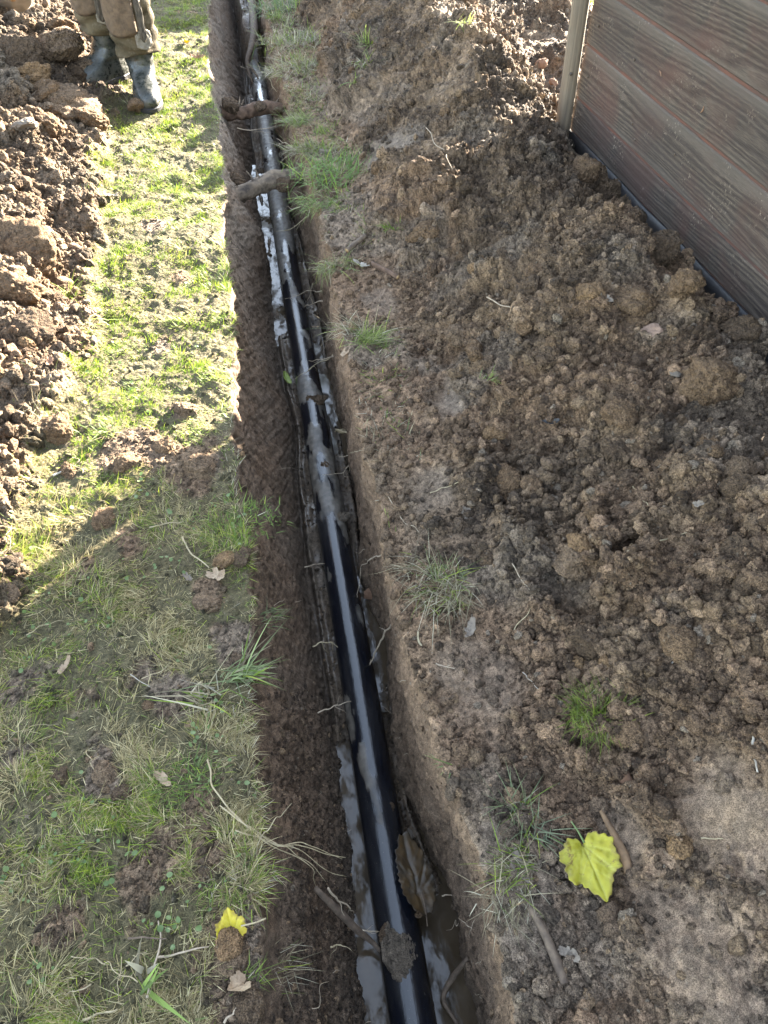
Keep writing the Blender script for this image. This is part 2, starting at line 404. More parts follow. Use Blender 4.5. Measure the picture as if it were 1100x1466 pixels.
# trench wall: bucket scrapes, long shallow steps running down and along, bulges and cavities
wallL = np.zeros_like(X); wallL[:, nA:nA+NB] = 1; wallR = np.zeros_like(X); wallR[:, nA+NB+NC:nA+NB+NC+ND] = 1
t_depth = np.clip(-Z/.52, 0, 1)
sc = (S+.6)-.55*Yg
D += wallL*(.0045*fbm2(sc*13+1.5*fbm2(S*5, Yg*5, 268, 2), (Yg+S)*1.7, 68, 4)*(.3+1.2*sstep(-.4, .5, fbm2(S*6, Yg*2.5, 269, 2)))+.009*fbm2(S*4, Yg*1.8, 69, 3)+.0022*fbm2(sc*70, (Yg+S)*3, 70, 2)+.0018*fbm2(S*40, Yg*40, 170, 3))*sstep(0, .1, t_depth)
for ry_, rz_ in ((3.62, .13), (5.2, .16)): D += wallL*.045*gauss(S+.6, Yg, rz_+.16, ry_, .2, .16)
D += wallR*(.018*fbm2(S*5, Yg*3.2, 71, 3)+.006*fbm2(S*20, Yg*14, 72, 3)+.0035*fbm2(S*45, Yg*45, 172, 3))*sstep(0, .1, t_depth)
lowrub = wallL*sstep(1.15, .9, Yg)*sstep(.15, .35, t_depth)   # crumbly rubble on the near left wall
for i, (c, a) in enumerate([(.06, .2), (.03, .3), (.014, .3)]):
    h, idd = worley2(wx/c+31, wy/c+11, 80+i); D += lowrub*c*a*h*(.4+.6*idd)
D *= np.where(np.abs(X) > 4, .3, 1)
# normals
def normals(X, Yg, Z):
    P = np.stack([X, Yg, Z], -1)
    du = np.gradient(P, axis=1); dv = np.gradient(P, axis=0)
    n = np.cross(du, dv); n /= np.maximum(np.linalg.norm(n, axis=-1, keepdims=True), 1e-9)
    return n
N = normals(X, Yg, Z)
# averaged normals on walls to avoid self crossing at the lip
for k in range(3):
    N[..., k] = smooth_cols(N[..., k], 13)
N /= np.linalg.norm(N, axis=-1, keepdims=True)
P = np.stack([X, Yg, Z], -1)+N*D[..., None]
PN = normals(P[..., 0], P[..., 1], P[..., 2])

# colour of the earth (its own colour: clay, topsoil, damp)
c_mid = np.array([.130, .088, .054]); c_dark = np.array([.064, .045, .031]); c_ochre = np.array([.195, .132, .078]); c_grey = np.array([.138, .108, .079]); c_red = np.array([.152, .095, .057])
def lerp(a, b, t): return a+(b-a)*t[..., None]
T = np.broadcast_to(c_mid, P.shape).copy()
f1 = fbm2(S*2.2, Yg*2.2, 101, 3)
T = lerp(T, c_red, .6*sstep(-.1, .7, f1)); T = lerp(T, c_dark, .7*sstep(.1, .8, -f1))
T = lerp(T, c_ochre, .65*sstep(.86, .93, ids[1])*heap); T = lerp(T, c_ochre, .5*sstep(.84, .92, ids[2])*heap)
T = lerp(T, c_grey, .6*sstep(.1, .5, fbm2(S*3.7, Yg*3.7, 104, 3))*(1-mL*.3))
T = lerp(T, c_ochre*.95,   .35*sstep(.3, .8, SM+.25*fbm2(X*20, Yg*20, 108, 3)))
T *= (.5+.95*ids[3])[..., None]; T *= (.7+.6*ids[4])[..., None]
T = lerp(T, np.array([.135, .105, .078]), .45*tram)
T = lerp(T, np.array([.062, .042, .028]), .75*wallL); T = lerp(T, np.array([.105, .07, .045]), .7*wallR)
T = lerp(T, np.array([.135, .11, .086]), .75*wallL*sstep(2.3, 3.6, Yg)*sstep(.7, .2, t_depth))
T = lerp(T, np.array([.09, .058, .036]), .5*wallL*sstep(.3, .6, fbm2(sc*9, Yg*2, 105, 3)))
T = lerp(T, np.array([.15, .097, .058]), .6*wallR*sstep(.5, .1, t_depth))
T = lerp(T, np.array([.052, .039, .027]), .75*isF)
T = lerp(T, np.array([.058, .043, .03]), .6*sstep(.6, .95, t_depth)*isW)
T = lerp(T, np.array([.062, .056, .027]), .85*np.clip(gm, 0, 1)*isA)
T = lerp(T, np.array([.09, .12, .035]), far_g)
T = lerp(T, np.array([.2, .155, .108]), .5*mL*sstep(0, .5, fbm2(X*4, Yg*4, 106, 3)))
WET = np.clip(isF*.85+isW*sstep(.8, 1, t_depth)*.6, 0, 1)*(.6+.5*fbm2(S*10, Yg*10, 107, 2))
WET = np.clip(WET, 0, 1)
RG = np.clip(.45+.5*heap-.35*tram*mR-.22*isW-.35*isF, .08, 1)

idx = np.arange(NROW*NCOL).reshape(NROW, NCOL)
Q = np.stack([idx[:-1, :-1], idx[:-1, 1:], idx[1:, 1:], idx[1:, :-1]], -1)
heapLface = (mL[:-1, :-1] > .5); heapRface = (mR[:-1, :-1] > .5)
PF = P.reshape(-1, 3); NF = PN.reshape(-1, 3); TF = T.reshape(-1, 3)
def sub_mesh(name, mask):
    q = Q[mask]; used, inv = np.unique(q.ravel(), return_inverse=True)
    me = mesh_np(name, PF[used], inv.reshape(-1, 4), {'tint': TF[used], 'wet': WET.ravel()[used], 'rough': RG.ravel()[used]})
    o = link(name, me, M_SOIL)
    try: me.normals_split_custom_set_from_vertices(NF[used].tolist())
    except Exception as e: print('normals', e)
    return o
ground = tag(sub_mesh('ground', ~(heapLface | heapRface)), kind='structure')
tag(sub_mesh('spoil_heap', heapRface), 'long heap of loose brown crumbly earth between the trench and the plank fence', 'soil heap', kind='stuff')
tag(sub_mesh('spoil_heap', heapLface), 'sunlit heap of grey brown dug earth along the left edge beyond the grass', 'soil heap', kind='stuff')

# where does a pixel of the photo land on the ground?
dP = PF-C0; zc_all = dP@FW; vis = (zc_all > .2) & (np.abs(PF[:, 0]) < 6) & (PF[:, 1] < 12)
vi = np.nonzero(vis)[0]
pxx = 550+FPX*(dP[vi]@RT)/zc_all[vi]; pyy = 733-FPX*(dP[vi]@UU)/zc_all[vi]; zv = zc_all[vi]
order_in = (pxx > -150) & (pxx < 1250) & (pyy > -150) & (pyy < 1600)
vi = vi[order_in]; pxx = pxx[order_in]; pyy = pyy[order_in]; zv = zv[order_in]
def hit(x, y, lift=0.):
    d2 = (pxx-x)**2+(pyy-y)**2
    m = np.nonzero(d2 < max(36, d2.min()+4))[0]
    k = m[np.argmin(zv[m]+.02*np.sqrt(d2[m]))]
    p = PF[vi[k]].copy(); d = ray(x, y)
    q = C0+d*((p[2]-C0[2])/d[2]) if abs(NF[vi[k]][2]) > .5 else C0+d*zv[k]
    return Vector(q)+Vector((0, 0, lift))
Yv = Y
def zat(x, y):
    i = np.clip(np.searchsorted(Yv, y), 0, NROW-1); jj = np.argmin(np.abs(P[i, :, 0]-x)+1e-3*np.abs(P[i, :, 2])); return P[i, jj, 2]

# quad sampler -------------------------------------------------------
e1 = P[:-1, 1:]-P[:-1, :-1]; e2 = P[1:, :-1]-P[:-1, :-1]
area = np.linalg.norm(np.cross(e1, e2), axis=-1)
def sample(density, n, rs):
    p = (area*density[:-1, :-1]).ravel(); c = np.cumsum(p); c /= c[-1]
    k = np.searchsorted(c, rs.rand(n)); i, jj = np.unravel_index(k, area.shape)
    u = rs.rand(n, 1); v = rs.rand(n, 1)
    pos = (P[i, jj]*(1-u)+P[i, jj+1]*u)*(1-v)+(P[i+1, jj]*(1-u)+P[i+1, jj+1]*u)*v
    return pos, PN[i, jj], T[i, jj], i, jj
inview = np.exp(-np.maximum(0, np.abs(X-.2-.05*Yg)-(.9+.42*Yg))*6)*sstep(-.1, .15, Yg)*sstep(8.5, 7, Yg)
inview = np.where(Yg < -.4, 0, inview)
nearw = 1/np.maximum(.35, (np.maximum(Yg, 0)+.6)/1.6)**1.5

# ------------------------------------------------------------------ clod shapes
def ico(level):
    bm = bmesh.new(); bmesh.ops.create_icosphere(bm, subdivisions=level, radius=1)
    V = np.array([v.co[:] for v in bm.verts]); F = np.array([[v.index for v in f.verts] for f in bm.faces]); bm.free(); return V, F
ICO = {k: ico(k) for k in (2, 3, 4, 5)}
def worley3(V, sc, seed):
    rs = np.random.RandomState(seed); n = int(10+sc*sc*6); pts = rs.normal(size=(n, 3)); pts /= np.linalg.norm(pts, axis=1)[:, None]
    R = .55+.6*rs.rand(n); d = np.linalg.norm(V[:, None]-pts[None], axis=2)*sc/R
    return np.maximum(0, np.sqrt(np.maximum(0, 1-(d*.55)**2)).max(1))
def clod_mesh(name, level, seed, angular=.5, fine=1., stretch=(1, 1, .75)):
    V, F = ICO[level]; V = V.copy(); rs = np.random.RandomState(seed)
    # cut by planes -> angular break faces
    for k in range(int(3+8*angular)):
        n = rs.normal(size=3); n /= np.linalg.norm(n); d = .62+.3*rs.rand(); t = V@n-d; V -= np.maximum(t, 0)[:, None]*n*.93
    U = V/np.linalg.norm(V, axis=1)[:, None]
    r = 1+.16*fbm3(U[:, 0]*1.7+seed, U[:, 1]*1.7, U[:, 2]*1.7, seed, 3)
    if level >= 3: r += .24*fine*(worley3(U, 2.4, seed)-.6)
    if level >= 4: r += .13*fine*(worley3(U, 5., seed+1)-.6)+.05*fine*fbm3(U[:, 0]*8, U[:, 1]*8, U[:, 2]*8, seed+3, 4, .6)
    if level >= 5: r += .075*fine*(worley3(U, 10., seed+2)-.6)+.03*fine*fbm3(U[:, 0]*22, U[:, 1]*22, U[:, 2]*22, seed+5, 3, .6)
    V = V*r[:, None]*np.array(stretch)
    return mesh_np(name, V, F)

# small crumbs: points that carry clods (geometry nodes)
src = bpy.data.collections.new('crumb_shapes')
crumb_src = []
for k in range(10):
    me = clod_mesh('soil_crumb', 4 if k < 6 else 3, 300+k, .35+.07*k, 1.7, (1, .65+.04*k, .62)); me.materials.append(M_CRUMB)
    me.polygons.foreach_set('use_smooth', np.ones(len(me.polygons), bool))
    o = bpy.data.objects.new('soil_crumb', me); src.objects.link(o); crumb_src.append(o)
def scatter(name, pos, scale, rot, tint, coll, label, cat):
    me = bpy.data.meshes.new(name); me.vertices.add(len(pos)); me.vertices.foreach_set('co', pos.astype(np.float32).ravel())
    a = me.attributes.new('sc', 'FLOAT', 'POINT'); a.data.foreach_set('value', scale.astype(np.float32))
    a = me.attributes.new('rot', 'FLOAT_VECTOR', 'POINT'); a.data.foreach_set('vector', rot.astype(np.float32).ravel())
    a = me.attributes.new('tint', 'FLOAT_COLOR', 'POINT'); c = np.ones((len(pos), 4), np.float32); c[:, :3] = tint; a.data.foreach_set('color', c.ravel())
    o = link(name, me, None, None, False)
    g = bpy.data.node_groups.new(name, 'GeometryNodeTree')
    g.interface.new_socket('Geometry', in_out='INPUT', socket_type='NodeSocketGeometry'); g.interface.new_socket('Geometry', in_out='OUTPUT', socket_type='NodeSocketGeometry')
    gi = g.nodes.new('NodeGroupInput'); go = g.nodes.new('NodeGroupOutput')
    ip = g.nodes.new('GeometryNodeInstanceOnPoints'); ci = g.nodes.new('GeometryNodeCollectionInfo')
    ci.inputs['Collection'].default_value = coll; ci.inputs['Separate Children'].default_value = True; ci.inputs['Reset Children'].default_value = True
    ip.inputs['Pick Instance'].default_value = True
    def attr(n, t):
        q = g.nodes.new('GeometryNodeInputNamedAttribute'); q.data_type = t; q.inputs['Name'].default_value = n; return q.outputs['Attribute']
    g.links.new(gi.outputs[0], ip.inputs['Points']); g.links.new(ci.outputs[0], ip.inputs['Instance'])
    g.links.new(attr('sc', 'FLOAT'), ip.inputs['Scale'])
    e2r = g.nodes.new('FunctionNodeEulerToRotation'); g.links.new(attr('rot', 'FLOAT_VECTOR'), e2r.inputs[0]); g.links.new(e2r.outputs[0], ip.inputs['Rotation'])
    g.links.new(ip.outputs[0], go.inputs[0])
    md = o.modifiers.new('scatter', 'NODES'); md.node_group = g
    return tag(o, label, cat, kind='stuff')
def crumbs(name, dens, n, smin, smax, power, seed, label, sink=.25):
    rs = np.random.RandomState(seed); pos, nn, tt, i, jj = sample(dens, n, rs)
    s = smin*(1-rs.rand(n)*(1-(smin/smax)**power))**(-1/power)
    pos = pos+nn*(s*(sink-.25-.13))[:, None]
    rot = rs.rand(n, 3)*6.283
    k = rs.rand(n, 1); t = tt*(.55+.9*rs.rand(n, 1))
    t = np.where(k > .94, np.array([.2, .135, .08])*(.8+.4*rs.rand(n, 1)), t); t = np.where(k < .02, np.array([.2, .155, .11]), t)
    return scatter(name, pos, s, rot, t, src, label, 'soil crumbs')
crumbs('soil_crumbs', (mR*(1-.93*tram)*(1-.65*sstep(.3, .8, SM))*(.3+.7*sstep(-.4, .3, fbm2(S*5, Yg*5, 201, 3)))+.45*bankR*(1-.8*tram))*inview*nearw*isE, 125000, .0028, .026, 1.75, 1, 'loose brown soil crumbs strewn over the spoil heap and trench edge beside the fence')
crumbs('soil_crumbs', mL*inview*isA, 52000, .0045, .034, 1.6, 2, 'sunlit soil crumbs covering the dug heap left of the grass')
crumbs('soil_crumbs', (isF*.5+lowrub*.7+wallL*.03+wallR*.05)*inview*nearw, 20000, .0018, .012, 2.1, 3, 'dark damp crumbs stuck to the trench walls and lying on its floor')
crumbs('soil_crumbs', (bare*1.+.10*gm)*isA*inview*nearw, 9000, .0022, .013, 1.9, 4, 'small crumbs of soil scattered over the bare patches in the grass strip')

# ------------------------------------------------------------------ larger clods, each one an object
CL = [clod_mesh('soil_clod', 5, 400+k, .2+.12*k, 1.15, (1, .8+.03*k, .72)) for k in range(7)]
CLm = {}
def clod_with(k, mat):
    key = (k, mat.name)
    if key not in CLm:
        me = CL[k].copy(); me.materials.append(mat); me.polygons.foreach_set('use_smooth', np.ones(len(me.polygons), bool)); CLm[key] = me
    return CLm[key]
def clod(p, r, k, mat, label, group=None, rot=None, cat='soil clod', sq=(1, 1, 1), name='soil_clod'):
    o = bpy.data.objects.new(name, clod_with(k, mat)); col.objects.link(o)
    o.location = p; o.rotation_euler = rot or (random.uniform(-.6, .6), random.uniform(-.6, .6), random.uniform(0, 6.28)); o.scale = (r*sq[0], r*sq[1], r*sq[2])
    return tag(o, label, cat, group)
big_right = [  # px, py, radius px, shape, material, label
 (1018, 545, 44, 0, M_CLOD, 'largest brown clod low on the right beside the fence foot'),
 (838, 238, 21, 3, M_CLOD, 'brown clod leaning at the foot of the timber post'),
 (884, 272, 24, 1, M_CLOD_D, 'dark clod against the lowest fence board just right of the post'),
 (948, 352, 26, 2, M_CLOD_D, 'dark clod with crumbly face below the middle of the lowest board'),
 (986, 398, 22, 4, M_CLOD, 'brown clod perched at the black membrane under the fence'),
 (905, 430, 30, 5, M_CLOD, 'wide brown clod in the upper heap below the fence'),
 (846, 418, 20, 6, M_CLOD_O, 'yellowish clay clod near the middle of the upper heap'),
 (604, 336, 26, 4, M_CLOD, 'rounded grey brown clod beside the short cut stick at trench edge'),
 (722, 690, 27, 6, M_CLOD, 'slab shaped clod standing on edge in mid heap'),
 (708, 622, 17, 5, M_CLOD_O, 'small tan clay clod above the upright slab clod'),
 (690, 520, 19, 3, M_CLOD_R, 'reddish clod left of the green sprig'),
 (1055, 790, 22, 2, M_CLOD_D, 'dark clod at right picture edge in mid heap'),
 (830, 780, 20, 1, M_CLOD_O, 'ochre crumbling clod in the centre of the heap'),
 (905, 1150, 0, 0, M_CLOD, ''),
 (985, 1010, 16, 4, M_CLOD, 'rounded clod right of the moss coloured grass tuft'),
 (1080, 1022, 13, 5, M_CLOD, 'smooth little clod near the white root on the right'),
 (900, 1050, 26, 0, M_CLOD, 'brown lump just below the moss coloured grass tuft'),
 (700, 800, 14, 2, M_CLOD_D, 'dark little clod above the dry grass hanging at the trench edge'),
 (655, 480, 18, 1, M_CLOD_R, 'reddish brown clod right of the leaning grass tuft'),
 (1060, 470, 26, 5, M_CLOD_D, 'dark clod where the fence leaves the picture'),
 (760, 410, 22, 2, M_CLOD_D, 'dark clod beside the thin pale twig on the heap'),
]
def rad(p, rpx): return rpx/FPX*float((np.array(p)-C0)@FW)
for a, b, r, k, mt, lb in big_right:
    if r == 0: continue
    p = hit(a, b); R = rad(p, r); clod(p+Vector((0, 0, -.15*R)), R, k, mt, lb)
big_left = [
 (82, 62, 34, 3, M_CLOD_R, 'big orange brown cracked clod behind the left boot'),
 (116, 92, 26, 6, M_CLOD_R, 'flat broken slab of clay standing beside the left boot'),
 (42, 108, 26, 4, M_CLOD_O, 'pointed tan clod left of the standing person'),
 (88, 40, 24, 1, M_CLOD, 'brown clod on top of the heap next to the trousers'),
 (30, 72, 30, 2, M_CLOD_D, 'dark clod under the shovel blade'),
 (96, 150, 44, 0, M_CLOD_R, 'broad lumpy clod mass in front of the boots'),
 (60, 135, 26, 5, M_CLOD, 'crumbling clod left of the broad clod mass'),
 (130, 168, 24, 2, M_CLOD, 'clod at the tip of the left boot'),
 (28, 352, 46, 6, M_CLOD, 'large flat block of clay on the left heap'),
 (22, 404, 34, 3, M_CLOD, 'second block of clay just below the large flat one'),
 (46, 470, 28, 6, M_CLOD_D, 'dark smeared block in the shade of the left heap'),
 (268, 585, 17, 2, M_CLOD_R, 'brown clod lying on the grass near the bright trench lip'),
 (290, 668, 25, 1, M_CLOD_R, 'largest clod on the grass strip where the sunlight ends'),
 (232, 640, 16, 4, M_CLOD, 'sunlit clod in the grass left of the largest one'),
 (185, 664, 18, 5, M_CLOD, 'flat crumbly clod in the sunny grass'),
 (100, 676, 15, 3, M_CLOD, 'clod next to the white stick on the left'),
 (298, 862, 19, 6, M_CLOD_R, 'pinkish brown clod in shaded grass near the trench'),
 (322, 802, 16, 0, M_CLOD_O, 'pale tan rounded clod on the shaded trench lip'),
 (346, 796, 18, 4, M_CLOD_D, 'dark clod touching the pale tan one'),
 (152, 1112, 20, 1, M_CLOD_R, 'jagged brown clod in the middle of the shaded grass'),
 (175, 1135, 15, 3, M_CLOD_D, 'dark clod leaning on the jagged one in the grass'),
 (84, 1110, 13, 5, M_CLOD_D, 'small dark clod at the left of the shaded grass'),
 (108, 1325, 15, 2, M_CLOD_R, 'clod beside the clover patch at lower left'),
 (290, 1188, 16, 4, M_CLOD_D, 'dark clod above the smooth oval soil slabs'),
 (312, 1222, 17, 6, M_CLOD_R, 'smooth oval reddish slab at the trench lip'),
 (277, 1185, 14, 6, M_CLOD_R, 'narrow smooth slab up and left of the oval one'),
 (212, 1012, 9, 2, M_CLOD, 'tiny clod in the middle of the shaded grass'),
 (345, 945, 14, 5, M_CLOD_D, 'clod with grey crust at the trench lip'),
 (332, 1372, 24, 1, M_CLOD_R, 'clod under the muddy yellow leaf'),
 (352, 1440, 28, 2, M_CLOD_D, 'dark clod at the bottom edge under the beige leaf'),
 (15, 848, 14, 4, M_CLOD_R, 'brown clod at the left picture edge on the shadow line'),
 (150, 742, 18, 1, M_CLOD, 'lumpy clod in the flattened sunny grass'),
]
for a, b, r, k, mt, lb in big_left:
    p = hit(a, b); R = rad(p, r); clod(p+Vector((0, 0, -.1*R)), R, k, mt, lb, sq=(1, 1, .8))
# many look-alikes
rs = np.random.RandomState(77)
for dens, n, smin, smax, lb, gr in (
    (mR*(1-tram)*inview*nearw*isE*sstep(.25, .5, lipdR), 185, .018, .05, 'brown soil clod lying among others on the spoil heap by the fence', 'clods on the spoil heap by the fence'),
    (mL*inview*isA, 110, .024, .075, 'grey brown soil clod lying among others on the sunlit left heap', 'clods on the sunlit left heap')):
    pos, nn, tt, i, jj = sample(dens, n, rs)
    for p, q in zip(pos, nn):
        r = smin*(1-rs.rand()*(1-(smin/smax)**1.6))**(-1/1.6); u = rs.rand()
        mt = M_CLOD_O if u > .9 else M_CLOD_R if u > .78 else M_CLOD_D if u > .45 else M_CLOD
        hue = {'clay_clod_ochre': 'ochre', 'clay_clod_red': 'reddish', 'soil_clod_dark': 'dark brown', 'soil_clod': 'brown'}[mt.name]
        size = 'large' if r > smin*1.9 else 'medium' if r > smin*1.3 else 'small'
        if 'fence' in gr:
            where = 'close to the fence foot' if p[0] > 1.2 else 'in mid spoil heap' if p[0] > .75 else 'on the trench side of the heap'
            far = 'far beyond the post' if p[1] > 3.6 else 'level with the lowest board' if p[1] > 2.2 else 'beyond the mossy tuft' if p[1] > 1.1 else 'in the nearest part'
        else:
            where = 'near the grass on the sunlit left heap' if p[0] > -1. else 'well inside the sunlit left heap'
            far = 'near the boots' if p[1] > 3.9 else 'beside the lit strip' if p[1] > 2.3 else 'near the shadow line'
        clod(Vector(p)-Vector((0, 0, .2*r)), r, rs.randint(7), mt, '%s %s clod %s, %s' % (size, hue, where, far), gr)

# ------------------------------------------------------------------ tubes, roots, leaves
def tube_np(pts, rad_, seg=8, jit=0., seed=0, sub=4):
    pts = np.array([list(p) for p in pts], float); rad_ = np.array(rad_, float)
    # Catmull-Rom
    if len(pts) > 2:
        q = np.vstack([2*pts[0]-pts[1], pts, 2*pts[-1]-pts[-2]]); out = []; ro_ = []
        for i in range(len(pts)-1):
            for t in np.linspace(0, 1, sub, endpoint=False):
                a, b, c, d = q[i], q[i+1], q[i+2], q[i+3]
                out.append(.5*((2*b)+(-a+c)*t+(2*a-5*b+4*c-d)*t*t+(-a+3*b-3*c+d)*t**3)); ro_.append(rad_[i]*(1-t)+rad_[i+1]*t)
        out.append(pts[-1]); ro_.append(rad_[-1]); pts = np.array(out); rad_ = np.array(ro_)
    rs = np.random.RandomState(seed); n = len(pts)
    tg = np.gradient(pts, axis=0); tg /= np.linalg.norm(tg, axis=1)[:, None]
    u = np.cross(tg[0], [0.13, .2, 1.]); u /= np.linalg.norm(u); V = []
    ang = np.arange(seg)*2*math.pi/seg
    for i in range(n):
        u = u-tg[i]*(u@tg[i]); u /= np.linalg.norm(u); v = np.cross(tg[i], u)
        rr = rad_[i]*(1+jit*(rs.rand(seg)-.5))
        V.append(pts[i]+np.outer(np.cos(ang)*rr, u)+np.outer(np.sin(ang)*rr, v))
    V = np.vstack(V); F = []
    for i in range(n-1):
        for k in range(seg): F.append([i*seg+k, i*seg+(k+1) % seg, (i+1)*seg+(k+1) % seg, (i+1)*seg+k])
    V = np.vstack([V, pts[0], pts[-1]]); a, b = len(V)-2, len(V)-1
    for k in range(seg):
        F.append([a, (k+1) % seg, k, k]); F.append([b, (n-1)*seg+k, (n-1)*seg+(k+1) % seg, (n-1)*seg+(k+1) % seg])
    return V, F
def mesh_list(name, parts):
    V = []; F = []; o = 0
    for v, f in parts:
        V.append(v); F += [tuple(dict.fromkeys(int(i)+o for i in q)) for q in f]; o += len(v)
    me = bpy.data.meshes.new(name); me.from_pydata(np.vstack(V).tolist(), [], F); me.update(); return me
def wire(name, lines, mat, label, cat, group=None, seg=6, jit=.15):
    """lines: [(points, radii)] joined into one thing (a branching root or twig)"""
    o0 = np.array(list(lines[0][0][0]))
    parts = []
    for i, (p, r) in enumerate(lines):
        if not hasattr(r, '__len__'): r = np.linspace(r, r*.35, len(p))
        v, f = tube_np([np.array(list(q))-o0 for q in p], r, seg, jit, i); parts.append((v, f))
    o = link(name, mesh_list(name, parts), mat); o.location = o0
    return tag(o, label, cat, group)
def poly3(pix, lift=.006, zs=None):
    out = []
    for k, q in enumerate(pix):
        if len(q) == 3: out.append(Vector(pz(q[0], q[1], q[2])))
        else: out.append(hit(q[0], q[1], lift))
    return out
def wob(pts, n=3, a=.12, seed=0):
    rs = np.random.RandomState(seed); out = []
    for i in range(len(pts)-1):
        L = (pts[i+1]-pts[i]).length
        for k in range(n): out.append(pts[i].lerp(pts[i+1], k/n)+Vector(rs.normal(size=3))*L*a/n*(0 if k == 0 and i == 0 else 1))
    out.append(pts[-1]); return out

# ---- pipe
PX = .106; PZ = -.447; PR = .054
ny = 760; na = 64
yy = np.concatenate([np.linspace(-2.2, 0, 60, endpoint=False), np.linspace(0, 6.75, ny)]); ny = len(yy)
ang = np.linspace(0, 2*math.pi, na, endpoint=False)
A, B = np.meshgrid(ang, yy); 
def mudmask(A, B):
    s = A*PR*1.0; base = fbm2(s*22+3, B*6, 500, 4)
    region = sstep(1.62, 1.75, B+.06*fbm2(s*12, B*3, 501, 2))*sstep(2.62, 2.45, B)+.6*np.exp(-((B-2.95)/.13)**2)+1.5*sstep(3.0, 3.9, B)
    side = np.abs(np.sin(A-math.pi/2)); low = sstep(.1, -.7, np.sin(A))
    m = region*.66*sstep(-.75, .3, np.sin(A+.35))+.28*low+.7*base-.22
    
    return sstep(.28, .5, m)
mud = mudmask(A, B)
cx = PX+.004*np.sin(B*1.3)-.012*sstep(3.5, 7, B); cz = PZ+.003*np.sin(B*2)
ripple = mud*(.0010+.0014*fbm2(A*PR*60, B*60, 503, 4)+.0014*fbm2(A*PR*30, B*160, 504, 2))
r = PR+ripple+mud*.0012*fbm2(A*PR*140, B*120, 505, 2)+.0004*np.sin(A*3)
V = np.stack([cx+r*np.cos(A), B, cz+r*np.sin(A)], -1).reshape(-1, 3)
ii = np.arange(ny*na).reshape(ny, na); ir = np.roll(ii, -1, 1)
F = np.stack([ii[:-1], ii[1:], ir[1:], ir[:-1]], -1).reshape(-1, 4)
pm = NT('black_pipe_plastic'); mudat = pm.n('ShaderNodeAttribute', attribute_name='mud').outputs['Fac']
v = pm.pos((1, .06, 1)); st = pm.noise(v, 260, 3, .6); v2 = pm.pos(); n2 = pm.noise(v2, 45, 5, .65); n3 = pm.noise(v2, 300, 3, .6); sm = pm.noise(pm.pos((1, .25, 1)), 22, 4, .6)
film = pm.ramp(sm, [(.45, 0.), (.75, .28)])
pl = pm.mix(film, (.0035, .0045, .0075), (.05, .046, .04))
pl = pm.mix(pm.ramp(st, [(.58, 0.), (.75, .2)]), pl, (.05, .06, .075))
mc = pm.mix(pm.ramp(n2, [(.35, 0.), (.65, 1.)]), (.05, .042, .032), (.115, .097, .075)); mc = pm.mix(pm.ramp(sm, [(.5, 0.), (.7, .7)]), mc, (.035, .032, .03))
dots = pm.ramp(n3, [(.68, 0.), (.72, .7)]); pl = pm.mix(dots, pl, (.14, .115, .085))
pm.set(Base_Color=pm.mix(mudat, pl, mc))
rr = pm.n('ShaderNodeMapRange'); pm.l(mudat, rr.inputs[0]); rr.inputs[3].default_value = .14; rr.inputs[4].default_value = .56
r2 = pm.math('ADD', rr.outputs[0], pm.math('MULTIPLY', film, .5)); pm.l(r2, pm.b.inputs['Roughness']); pm.b.inputs['Specular IOR Level'].default_value = .75
bb = pm.bump(n2, .003, .25); bb = pm.bump(st, .0006, .5, bb); pm.l(bb, pm.b.inputs['Normal'])
me = mesh_np('water_pipe', V, F, {'mud': mud.ravel()})
tag(link('water_pipe', me, pm.m), 'long straight black plastic pipe smeared with grey mud lying in the trench', 'pipe')

# lumps of mud on the pipe
def on_pipe(px, py, a=None):
    p = px_(px, py, PX) if False else pz(px, py, PZ+PR*.8); return Vector(p)
for a, b, r, sq, k, mt, lb in [(572, 1362, 24, (.85, 1.9, .5), 1, M_MUD, 'long grey lump of mud on top of the pipe near the bottom'),
      (556, 1335, 13, (1, 1.2, .5), 4, M_CLOD_D, 'dark wet lump of mud up against the long grey lump on the pipe'),
      (552, 1157, 11, (1, 1, .6), 2, M_CLOD_D, 'small dark lump of mud on the pipe above the brown leaf'),
      (452, 572, 12, (1.1, 1, .5), 5, M_CLOD_D, 'dark lump of mud on the mud coated stretch of pipe'),
      (466, 668, 9, (.8, 1.8, .5), 3, M_CLOD_D, 'second dark smear of mud on the grey coated stretch of pipe'),
      (512, 932, 6, (1, 1, .5), 1, M_CLOD_D, 'tiny dark crumb on the clean stretch of pipe'),
      (489, 740, 9, (1.4, 1, .4), 0, M_MUD, 'grey lump where the mud coat ends and clean pipe begins'),
      (505, 944, 6, (1, 1, .5), 5, M_MUD, 'tiny pale crumb of mud on the clean pipe'),
      (600, 1310, 5, (1, .8, .4), 6, M_CLOD, 'crumb of soil on the side of the pipe by the leaf')]:
    p = on_pipe(a, b); clod(p, rad(p, r), k, mt, lb, sq=sq, cat='mud lump', name='mud_lump', rot=(0, 0, .1))
